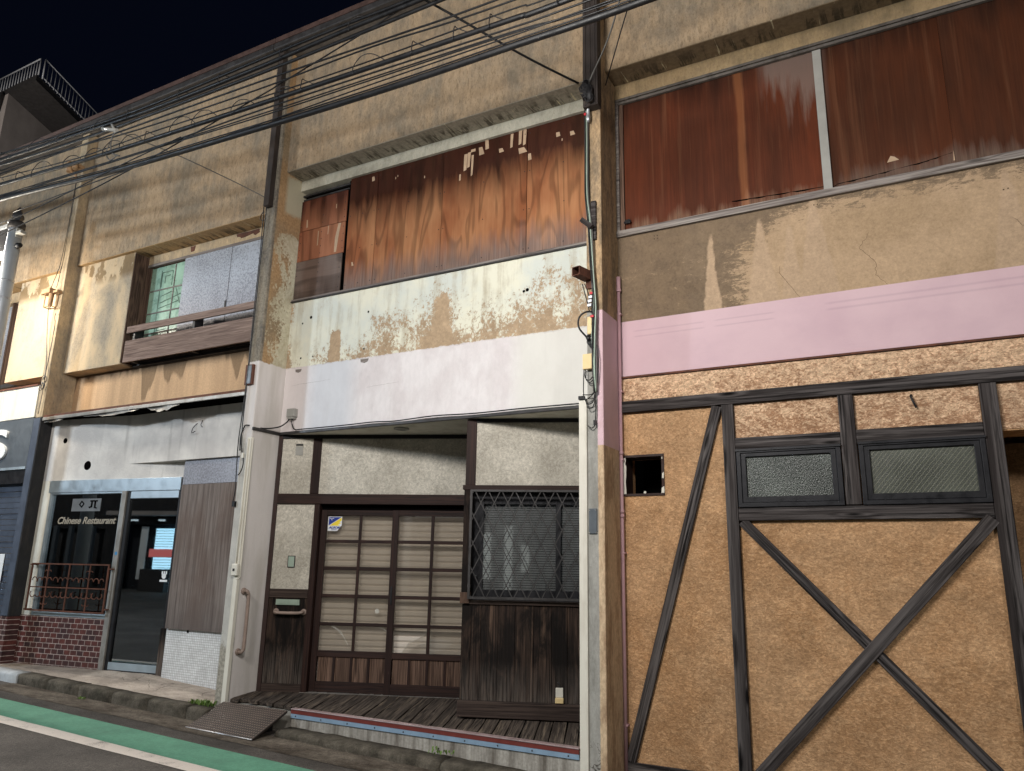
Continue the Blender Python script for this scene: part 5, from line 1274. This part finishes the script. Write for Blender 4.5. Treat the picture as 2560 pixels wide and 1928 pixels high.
    bm = NB(); tube(bm, [(-2.43, -.05, 3.86), (-2.48, -.08, 3.855), (-2.53, -.09, 3.82), (-2.548, -.09, 3.76), (-2.535, -.08, 3.70), (-2.49, -.06, 3.64), (-2.455, -.05, 3.60)], .0085, 8, sm=5)
    for k in range(5): tube(bm, [(-2.485+R.uniform(-.01, .03), -.05, 3.64), (-2.46+R.uniform(-.02, .03), -.055, 3.58), (-2.44+R.uniform(-.02, .02), -.05, 3.54), (-2.41, -.05, 3.5)], .004, 6, sm=4)
    tube(bm, [(-2.46, -.06, 3.64), (-2.455, -.06, 3.585)], .016, 8)
    tag(obj('cable_loop', bm, M_['rubber']), 'looping black corrugated cable beside the upper cream box', 'cable loop')
    bm = NB()
    for a in ([(-2.515, -.04, 3.33), (-2.517, -.045, 3.22), (-2.518, -.04, 3.10), (-2.50, -.045, 3.06), (-2.45, -.05, 3.08), (-2.405, -.05, 3.12)], [(-2.50, -.04, 3.33), (-2.50, -.05, 3.26), (-2.46, -.05, 3.23), (-2.42, -.05, 3.27)], [(-2.49, -.04, 3.32), (-2.49, -.05, 3.24), (-2.45, -.05, 3.21), (-2.415, -.05, 3.25)],
              [(-2.53, -.03, 3.11), (-2.49, -.05, 3.10), (-2.44, -.05, 3.10), (-2.405, -.05, 3.13)], [(-2.52, -.04, 3.10), (-2.48, -.05, 3.02), (-2.43, -.05, 3.03), (-2.41, -.05, 3.10)], [(-2.51, -.04, 3.09), (-2.47, -.05, 2.98), (-2.42, -.05, 3.0), (-2.41, -.05, 3.08)],
              [(-2.41, -.04, 3.12), (-2.408, -.035, 3.0), (-2.41, -.03, 2.92), (-2.42, -.03, 2.83), (-2.45, -.03, 2.805), (-2.485, -.03, 2.83)], [(-2.39, -.04, 3.55), (-2.375, -.04, 3.4), (-2.39, -.04, 3.2)]): tube(bm, a, .0045, 6, sm=5)
    box(bm, -2.425, -2.405, -.05, -.02, 2.83, 2.87); box(bm, -2.575, -2.52, -.03, -.001, 3.07, 3.10)
    tag(obj('loose_wires', bm, M_['rubber']), 'tangle of loose thin black wires hanging below the cream boxes', 'wires')
    # wires down the left pier
    bm = NB()
    for a in ([(-6.735, -.06, 5.86), (-6.75, -.03, 5.29), (-6.755, -.03, 4.56), (-6.752, -.03, 3.9), (-6.765, -.03, 3.34), (-6.785, -.03, 2.96), (-6.765, -.03, 2.6), (-6.755, -.03, 2.4), (-6.77, -.03, 2.28)], [(-6.71, -.04, 5.86), (-6.73, -.03, 5.2), (-6.735, -.03, 4.4), (-6.745, -.03, 3.5), (-6.74, -.03, 3.0), (-6.70, -.04, 2.85), (-6.66, -.04, 2.72), (-6.68, -.04, 2.62), (-6.735, -.03, 2.57)]): tube(bm, a, .006, 6, sm=5)
    box(bm, -6.785, -6.745, -.03, -.001, 2.22, 2.28); box(bm, -6.69, -6.665, -.05, -.03, 2.76, 2.82, 1)
    tag(obj('cable', bm, [M_['rubber'], M_['whiteplastic']]), 'two thin black cables down the pier between plywood board and white pier', 'cable')
    # rusty insulator bracket and wires on the left pier
    t = thing('insulator_bracket', 'rusty block and wire cage on the brightly lit pier', 'bracket', (-10.95, -.1, 5.2))
    obj('block', box(B1(-11.12, -10.90, -.14, -.03, 5.40, 5.475), -10.90, -10.78, -.10, -.02, 5.40, 5.44), M_['rust_pale'], t, bevel=.006)
    bm = NB()
    for x in (-11.02, -10.86):
        for y in (-.12, -.03): tube(bm, [(x, y, 5.40), (x, y, 5.19)], .008, 6)
    tube(bm, [(-11.02, -.12, 5.19), (-10.86, -.12, 5.19), (-10.86, -.03, 5.19), (-11.02, -.03, 5.19), (-11.02, -.12, 5.19)], .008, 6); tube(bm, [(-10.94, -.08, 5.40), (-10.94, -.08, 5.22)], [.035, .03], 10)
    obj('cage', bm, M_['rust_pale'], t)
    bm = NB()
    for a in ([(-10.90, -.03, 7.3), (-10.905, -.03, 6.5), (-10.94, -.03, 5.9), (-11.04, -.05, 5.5), (-11.0, -.06, 5.2), (-10.96, -.04, 4.8), (-10.88, -.03, 4.4), (-10.84, -.03, 4.1), (-10.86, -.03, 3.6)], [(-10.88, -.03, 7.3), (-10.88, -.03, 6.4), (-10.89, -.03, 5.9), (-10.90, -.05, 5.5)], [(-10.84, -.03, 5.1), (-10.80, -.06, 5.02), (-10.80, -.04, 4.9), (-10.83, -.03, 4.4), (-10.86, -.03, 4.1)]): tube(bm, a, .005, 6, sm=6)
    for k in range(4): scroll(bm, (-10.84+R.uniform(-.03, .05), 4.05+R.uniform(-.07, .05)), R.uniform(.05, .09), R.uniform(0, 6), R.uniform(8, 11), -.05, .004)
    tag(obj('loose_wires', bm, M_['darkm']), 'thin looping wires hanging down the brightly lit left pier', 'wires')
    t = tag(obj('insulator_bracket', (lambda b: (box(b, -11.0, -10.78, -.09, -.001, 7.42, 7.47), tube(b, [(-10.96, -.12, 7.52), (-10.95, -.12, 7.36)], .05, 8), tube(b, [(-10.83, -.12, 7.5), (-10.82, -.12, 7.38)], .045, 8), tube(b, [(-10.9, -.06, 7.42), (-10.89, -.05, 7.24)], .02, 8), b)[-1])(NB()), M_['rust_pale']), 'clump of rusty insulators high on the left pier near the cables', 'insulator')
    bm = NB(); scroll(bm, (-2.25, 4.905), .018, 0, 6.2, .42, .007); 
    for k in range(14): scroll(bm, (-2.245+R.uniform(-.025, .03), 4.905+R.uniform(-.016, .016)), R.uniform(.006, .012), 0, 6.2, .425+R.uniform(-.012, .01), .004)
    tag(obj('wire_knot', bm, M_['blackm']), 'small knot of dark wire at the foot of the dark red boarding', 'wire knot')
pier_cables()
# ------------------------------------------------------------------ overhead cables along the street
def overhead():
    Y = -1.5
    def run(name, pts, r, m, label, y=Y, n=8, extra=None, group='overhead cables along the street'):
        bm = NB(); P3 = [(x, y+dy, z) for x, z, dy in [(p if len(p) == 3 else (*p, 0)) for p in pts]]
        tube(bm, P3, r, n, sm=8)
        if extra: extra(bm)
        return tag(obj(name, bm, M_[m]), label, 'cable', group)
    # each run: x,z points; slight sag
    t = thing('power_cable', 'thickest black cable, lowest of the overhead lines', 'cable', (-4, Y, 5.6), 'overhead cables along the street')
    ptsA = [(-16, 6.55), (-12.5, 6.2), (-9.33, 5.955), (-7.49, 5.805), (-5.32, 5.70), (-3.78, 5.645), (-2.5, 5.633), (-1.36, 5.63), (1.5, 5.70), (5, 5.95)]
    obj('cable', tube(NB(), [(x, Y, z) for x, z in ptsA], .028, 12, sm=8), M_['rubber'], t)
    obj('messenger_wire', tube(NB(), [(x, Y-.01, z+.040) for x, z in ptsA], .007, 6, sm=8), M_['rubber'], t)
    ptsB = [(-16, 6.7), (-12.5, 6.42), (-9.88, 6.215), (-8.88, 6.15), (-8.07, 6.095), (-6.87, 6.035), (-5.36, 5.975), (-3.93, 5.925), (-2.51, 5.885), (-2.0, 5.875), (1.5, 5.93), (5, 6.15)]
    t = thing('telephone_cable', 'black cable wound with open spiral hanger rings, second lowest thick line', 'cable', (-4, Y, 5.9), 'overhead cables along the street')
    sp = smoothpts([(x, Y, z) for x, z in ptsB], 40)
    obj('cable', tube(NB(), [(x, Y, z) for x, z in ptsB], .023, 12, sm=8), M_['rubber'], t)
    ms = [(x, Y+.01, z+.085+.02*math.sin(x*1.7)) for x, z in ptsB]; obj('messenger_wire', tube(NB(), ms, .007, 6, sm=8), M_['rubber'], t)
    R = random.Random(5)
    def hangers(root, sp, dx, h, rad):
        acc = 0; nxt = .2; last = sp[0]
        for p in sp[1:]:
            acc += (p-last).length; last = p
            if acc < nxt: continue
            nxt = acc+dx*R.uniform(.55, 1.25); q = R.uniform(.75, 1.15)
            if R.random() < .68: a_ = [(0, -.035, -.045), (.004, -.04, .03), (.06*q, -.01, h*q), (.15*q, .02, h*q*1.02), (.26*q, .03, .05)]
            else: a_ = [(0, -.03, -.03), (.01, -.03, h*.7), (.02, 0, h*.75), (.10, .02, .045)]
            obj('spiral_hanger', tube(NB(), [p+Vector(v) for v in a_], rad, 5, sm=4), M_['blackm'], root)
    hangers(t, sp, .52, .125, .0045)
    ptsC = [(-16, 7.1), (-12.5, 6.8), (-10.01, 6.60), (-8.41, 6.49), (-7.08, 6.43), (-5.42, 6.415), (-4.32, 6.42), (-3.35, 6.42), (-1, 6.46), (3, 6.7)]
    t = thing('telephone_cable', 'bundle of dark cables hung close together under the roof edge, topmost line', 'cable', (-5, Y, 6.4), 'overhead cables along the street')
    for dz, dy, r in ((0, 0, .021), (-.05, .03, .016), (.045, -.02, .015), (-.02, .06, .012)):
        obj('cable', tube(NB(), [(x, Y+dy, z+dz+.012*math.sin(x*1.3+dz*40)) for x, z in ptsC], r, 8, sm=8), M_['rubber'], t)
    hangers(t, smoothpts([(x, Y, z) for x, z in ptsC], 40), .75, .10, .0045)
    run('overhead_wire', [(-16, 6.75), (-12, 6.5), (-9.94, 6.38), (-7.6, 6.30), (-5.39, 6.235), (-3.69, 6.16), (-2.63, 6.125), (1, 6.1), (5, 6.2)], .009, 'rubber', 'thin black wire just below the cable bundle, crossing its neighbour midway')
    run('overhead_wire', [(-16, 6.7), (-12, 6.52), (-8.94, 6.37), (-7.2, 6.23), (-5.38, 6.15), (-3.94, 6.135), (-2.51, 6.06), (1, 6.05), (5, 6.2)], .008, 'rubber', 'thin black wire above the spiral-wound cable that joins its neighbour midway')
    run('overhead_wire', [(-16, 6.5), (-12, 6.2), (-8.02, 5.965), (-5.35, 5.91), (-3.92, 5.868), (-2.51, 5.815), (-1.87, 5.81), (2, 5.82), (5, 5.95)], .008, 'rubber', 'thin wire running just under the spiral-wound cable', -1.49)
    run('overhead_wire', [(-16, 6.35), (-12, 6.15), (-7.12, 5.93), (-5.34, 5.855), (-3.92, 5.812), (-2.5, 5.765), (-1.59, 5.715), (2, 5.72), (5, 5.85)], .0065, 'rubber', 'upper of the close pair of thin wires between the two thick cables')
    run('overhead_wire', [(-16, 6.3), (-12, 6.1), (-7.11, 5.905), (-5.34, 5.82), (-3.91, 5.78), (-2.5, 5.742), (-1.57, 5.70), (2, 5.70), (5, 5.83)], .0065, 'rubber', 'lower of the close pair of thin wires between the two thick cables', -1.51)
    run('overhead_wire', [(-9.4, 5.72), (-7, 5.74), (-5.32, 5.725), (-3.91, 5.725), (-2.5, 5.71), (-1.83, 5.715), (2, 5.74)], .006, 'rubber', 'thin wire lying nearly on the thickest cable', -1.52)
    run('overhead_wire', [(-10.9, 5.40), (-9.21, 5.55), (-7.27, 5.78), (-5.38, 6.09), (-5.07, 6.15), (-3.96, 6.38), (-3.0, 6.6), (-1.5, 7.0)], .007, 'rubber', 'thin wire slanting up to the right across all the other lines', -1.47)
    run('overhead_wire', [(-16, 6.25), (-11, 5.75), (-9.6, 5.62), (-8.4, 5.70), (-7.4, 5.82), (-6.4, 5.9)], .006, 'rubber', 'thin wire dipping below the thickest cable at its left end', -1.53)
    # service drops to the piers
    tag(obj('service_drop', tube(NB(), [(-7.6, -1.5, 6.33), (-7.25, -1.0, 6.22), (-7.0, -.5, 6.12), (-6.86, -.2, 6.055), (-6.76, -.03, 6.0)], .006, 6, sm=6), M_['wiregrey']), 'thin service wire dropping to the end of the square drainpipe', 'service wire', 'service wires')
    tag(obj('service_drop', tube(NB(), [(-3.62, -1.5, 6.62), (-3.35, -1.15, 6.52), (-2.9, -.55, 6.33), (-2.54, -.08, 6.215)], .011, 8, sm=6), M_['rubber']), 'black service wire dropping from the top lines to the cable clamps', 'service wire', 'service wires')
    bm = NB(); tube(bm, [(-1.3, -1.5, 6.9), (-1.75, -.8, 6.72), (-2.1, -.35, 6.45), (-2.38, -.14, 6.2), (-2.46, -.09, 6.1)], .008, 6, sm=6)
    tag(obj('service_drop', bm, M_['wiregrey']), 'grey service wire curving up to the right from the cable clamps', 'service wire', 'service wires')
    tag(obj('service_drop', tube(NB(), [(-1.2, -1.5, 6.95), (-1.7, -.7, 6.7), (-2.05, -.28, 6.4), (-2.33, .10, 6.24)], .006, 6, sm=6), M_['rubber']), 'thin black wire curving from the slab corner up to the right', 'service wire', 'service wires')
    t = thing('splice_clamp', 'pale plastic dead-end clamp with dangling leads among the wires', 'clamp', (-7.6, -1.5, 6.3))
    bm = NB(); tube(bm, [(-7.86, -1.5, 6.43), (-7.58, -1.5, 6.33)], .022, 8); tube(bm, [(-7.70, -1.5, 6.45), (-7.60, -1.5, 6.30)], .014, 8); obj('body', bm, M_['greyplastic'], t)
    bm = NB(); tube(bm, [(-7.62, -1.5, 6.33), (-7.66, -1.5, 6.2), (-7.60, -1.5, 6.05), (-7.46, -1.5, 5.98)], .009, 6, sm=5); tube(bm, [(-7.68, -1.5, 6.2), (-7.72, -1.5, 6.08), (-7.62, -1.5, 5.97), (-7.5, -1.5, 6.0)], .007, 6, sm=5); obj('lead', bm, M_['wiregrey'], t)
    t = thing('splice_clamp', 'black hooked clamp at the head of the black service wire', 'clamp', (-3.4, -1.5, 6.5))
    bm = NB(); tube(bm, [(-3.75, -1.5, 6.66), (-3.5, -1.5, 6.52)], .018, 8); tube(bm, [(-3.62, -1.52, 6.60), (-3.45, -1.52, 6.58), (-3.3, -1.52, 6.47), (-3.28, -1.52, 6.36), (-3.22, -1.52, 6.42), (-3.1, -1.52, 6.46), (-2.95, -1.52, 6.46)], .008, 6, sm=5); obj('hook', bm, M_['rubber'], t)
    bm = NB(); tube(bm, [(-6.93, -.03, 5.93), (-6.98, -.03, 5.88), (-6.98, -.03, 5.82), (-6.90, -.03, 5.80), (-6.82, -.03, 5.84), (-6.80, -.03, 5.78)], .005, 6, sm=5)
    for v in bm.verts: v.co.y += .155
    tag(obj('loose_wires', bm, M_['blackm']), 'short curl of wire at the slab corner beside the drainpipe', 'wires')
overhead()
# ------------------------------------------------------------------ street pole with sign arm
def sign_pole():
    PX, PY = -10.86, -.75; dx, dy = .51, -.25
    t = thing('sign_pole', 'pale grey street pole with dark spear finial and a sign box on its left', 'pole', (PX, PY, .1))
    obj('shaft', lathe(NB(), [(.095, .0), (.095, 5.0), (.090, 6.15)], (PX, PY, 0), 20), M_['polegrey'], t)
    obj('collar', lathe(NB(), [(.108, 6.12), (.111, 6.20), (.095, 6.23)], (PX, PY, 0), 20), M_['darkm'], t)
    obj('finial', lathe(NB(), [(.03, 6.22), (.043, 6.25), (.085, 6.30), (.08, 6.33), (.004, 6.47)], (PX, PY, 0), 4), M_['darkm'], t)
    s = obj('sign_box', B1(-12.2, PX-.1, PY-.06, PY+.06, 5.80, 6.14), M_['darkm'], t, bevel=.01)
    obj('sign_rail', B1(-12.2, PX-.095, PY-.07, PY+.07, 6.145, 6.205), M_['polegrey'], s, bevel=.006); obj('sign_rail', B1(-12.2, PX-.095, PY-.07, PY+.07, 5.745, 5.795), M_['polegrey'], s, bevel=.006)
    bm = NB(); box(bm, PX+.095, PX+.225, PY-.05, PY+.03, 6.01, 6.055); box(bm, PX+.08, PX+.10, PY-.04, PY+.04, 5.98, 6.12); obj('spot_lamp', bm, M_['greyplastic'], t, bevel=.008)
    obj('loudspeaker', lathe(NB(), [(.03, 0), (.043, .03), (.03, .095)], (PX+.095, PY, 5.85), 12, 'x'), M_['blackm'], t)
    for z in (5.08, 5.33, 4.28): obj('band_clamp', lathe(NB(), [(.098, z), (.098, z+.02)], (PX, PY, 0), 20), M_['connector'], t)
M_['polegrey'] = plain('pale_grey_pole_paint', rgb(168, 172, 176), .4, .2, .06, 2)
sign_pole()
# ------------------------------------------------------------------ weeds
def weeds():
    R = random.Random(9)
    def clump(name, x0, x1, y0, y1, z, n, hgt, label):
        bm = NB()
        for k in range(n):
            bx, by = R.uniform(x0, x1), R.uniform(y0, y1); hh = R.uniform(.4, 1)*hgt; a = R.uniform(0, 6.28); ln = R.uniform(.3, .8)*hh
            base = Vector((bx, by, z)); tip = base+Vector((math.cos(a)*ln, math.sin(a)*ln, hh)); mid = (base+tip)/2+Vector((0, 0, hh*.25))
            side = Vector((-math.sin(a), math.cos(a), 0))*R.uniform(.006, .013)
            v = [bm.verts.new(p) for p in (base-side*.3, base+side*.3, mid+side, tip, mid-side)]
            bm.faces.new((v[0], v[1], v[2], v[4])); bm.faces.new((v[4], v[2], v[3]))
        tag(obj(name, bm, M_['leaf']), label, 'weeds', 'weeds in the gutter')
    clump('weed_clump', -7.02, -6.68, -.13, -.02, .15, 90, .06, 'green weeds at the foot of the pale pier beside the ramp plate')
    clump('weed_clump', -3.95, -3.70, -.2, -.06, .06, 22, .04, 'small weeds in the mossy kerb below the concrete deck wall')
    clump('weed_clump', -8.6, -8.5, -.34, -.28, .08, 14, .04, 'tiny weed at the foot of the shop kerb')
weeds()
# ------------------------------------------------------------------ across the street (seen only in the panes) and the lamps
def across():
    h = thing('shop_building', 'lit shop front across the street, mirrored in the restaurant door', 'building', (-22, -17, -.2))
    P = lambda name, bm, m, **k: obj(name, bm, m, h, **k)
    X = -21.9
    P('wall', wall(NB(), X-9, X+8, -.3, 6.5, -17.4, -17.0, [(X-1.6, X+2.2, .1, 3.0), (X-5, X-2.4, .1, 2.8)]), M_['blackpaint'])
    for x in (X-4.6, X-3.9, X-2.9): P('pale_column', B1(x, x+.16, -16.9, -16.75, .1, 2.9), M_['bluegrey'])
    for x0, x1 in ((X-.2, X+.85), (X+1.05, X+2.15)):
        bm = NB(); z = .35
        while z < 2.85: box(bm, x0+.03, x1-.03, -17.12, -17.1, z, z+.085); z += .1
        P('lit_shutter', bm, M_['lit_shutter'])
    P('shop_interior', B1(X-1.6, X+2.2, -17.6, -17.5, .1, 3.0), M_['shopdark'])
    P('red_band', B1(X-.3, X+2.3, -17.06, -17.0, 1.75, 2.05), M_['lit_red']); P('shop_post', B1(X+.88, X+1.02, -17.06, -16.98, .1, 3.0), M_['blackm'])
    P('pale_banner', B1(X-.75, X-.45, -17.02, -16.99, .9, 2.9), M_['whitelet']); P('cabinet', B1(X-.3, X+.8, -16.9, -16.6, .0, 1.3), M_['darkm'])
    bm = NB()
    for k in range(3): box(bm, X+.9+k*.25, X+1.08+k*.25, -16.995, -16.99, 1.83, 1.97)
    P('band_text', bm, M_['whitelet'])
    P('canopy', B1(X-1.8, X+2.4, -16.98, -16.2, 3.3, 3.45), M_['stairgrey']); P('door_panel', B1(X-5, X-2.4, -17.3, -17.25, .1, 2.8), M_['darkm'])
    for x in (X-.9, X+.3, X-1.2): P('downlight', B1(x-.1, x+.1, -16.8, -16.65, 3.1, 3.16), M_['lit_white'])
    h2 = thing('lit_window', 'lit window across the street behind the camera', 'window', (-.4, -12, 1.5))
    for x, z0, z1 in ((-.95, 1.3, 2.5), (-.35, 1.0, 2.7), (.12, 1.5, 2.2)): obj('pane', B1(x, x+.22, -11.99, -11.96, z0, z1), M_['lit_win'], h2)
    obj('frame', wall(NB(), -1.1, .47, .9, 2.8, -11.995, -11.97, [(-.95, -.73, 1.3, 2.5), (-.35, -.13, 1.0, 2.7), (.12, .34, 1.5, 2.2)]), M_['blackm'], h2)
across()
def lamps():
    def lamp(label, foot, head, z, power, col, size, zf=0):
        t = thing('street_lamp', label, 'street lamp', (*foot, zf), 'street lamps of the lane')
        obj('post', lathe(NB(), [(.09, zf), (.07, z+.3)], (*foot, 0), 14), M_['polegrey'], t)
        obj('arm', tube(NB(), [(*foot, z+.2), ((foot[0]+head[0])/2, (foot[1]+head[1])/2, z+.32), (*head, z+.2)], .03, 8, sm=4), M_['polegrey'], t)
        hood = NB(); lathe(hood, [(.02, z+.24), (.14, z+.18), (.16, z+.12), (.15, z+.115)], (*head, 0), 18); obj('hood', hood, M_['darkm'], t)
        obj('bulb', lathe(NB(), [(.03, z+.11), (.06, z+.06), (.05, z+.01), (.01, z-.02)], (*head, 0), 12), M_['lamp'], t)
        l = bpy.data.lights.new('lamp_light', 'POINT'); l.energy = power; l.color = col; l.shadow_soft_size = size
        o = bpy.data.objects.new('lamp_light', l); COL.objects.link(o); o.parent = t; o.matrix_basis = WM[t].inverted() @ Matrix.Translation((*head, z-.12))
    W1 = (1, .965, .92)
    lamp('street lamp on a long arm over the lane opposite the entrance', (-2.5, -7.9), (-2.5, -3.7), 4.88, LAMP_W['main'], W1, .28)
    lamp('tall added lamp, unseen, evening the light opposite the entrance', (-3.6, -10.5), (-3.6, -9.0), 7.1, LAMP_W['tall'], W1, 1.0)  # second lamp added to weaken the cable shadows
    lamp('added fill lamp, unseen, opposite the timbered house', (3.9, -8.4), (3.7, -5.8), 5.3, LAMP_W['fill'], W1, .45)  # unseen fill added to brighten the right-hand walls
    lamp('street lamp close to the left pier, out of frame', (-13.6, -1.2), (-11.5, -1.35), 5.37, LAMP_W['left'], (1, .91, .77), .3)
    lamp('added cool fill lamp standing in for sign light across the street', (-14.5, -9.6), (-13.0, -7.2), 5.6, LAMP_W['cool'], (.74, .87, 1), .25)  # unseen fill added for the cool light on the restaurant
    lamp('added high lamp, unseen, brightening the concrete building', (-28, -2.5), (-27.5, -1.0), 13., LAMP_W['far'], (1, .93, .85), .2)  # unseen lamp added only to light the tower
lamps()
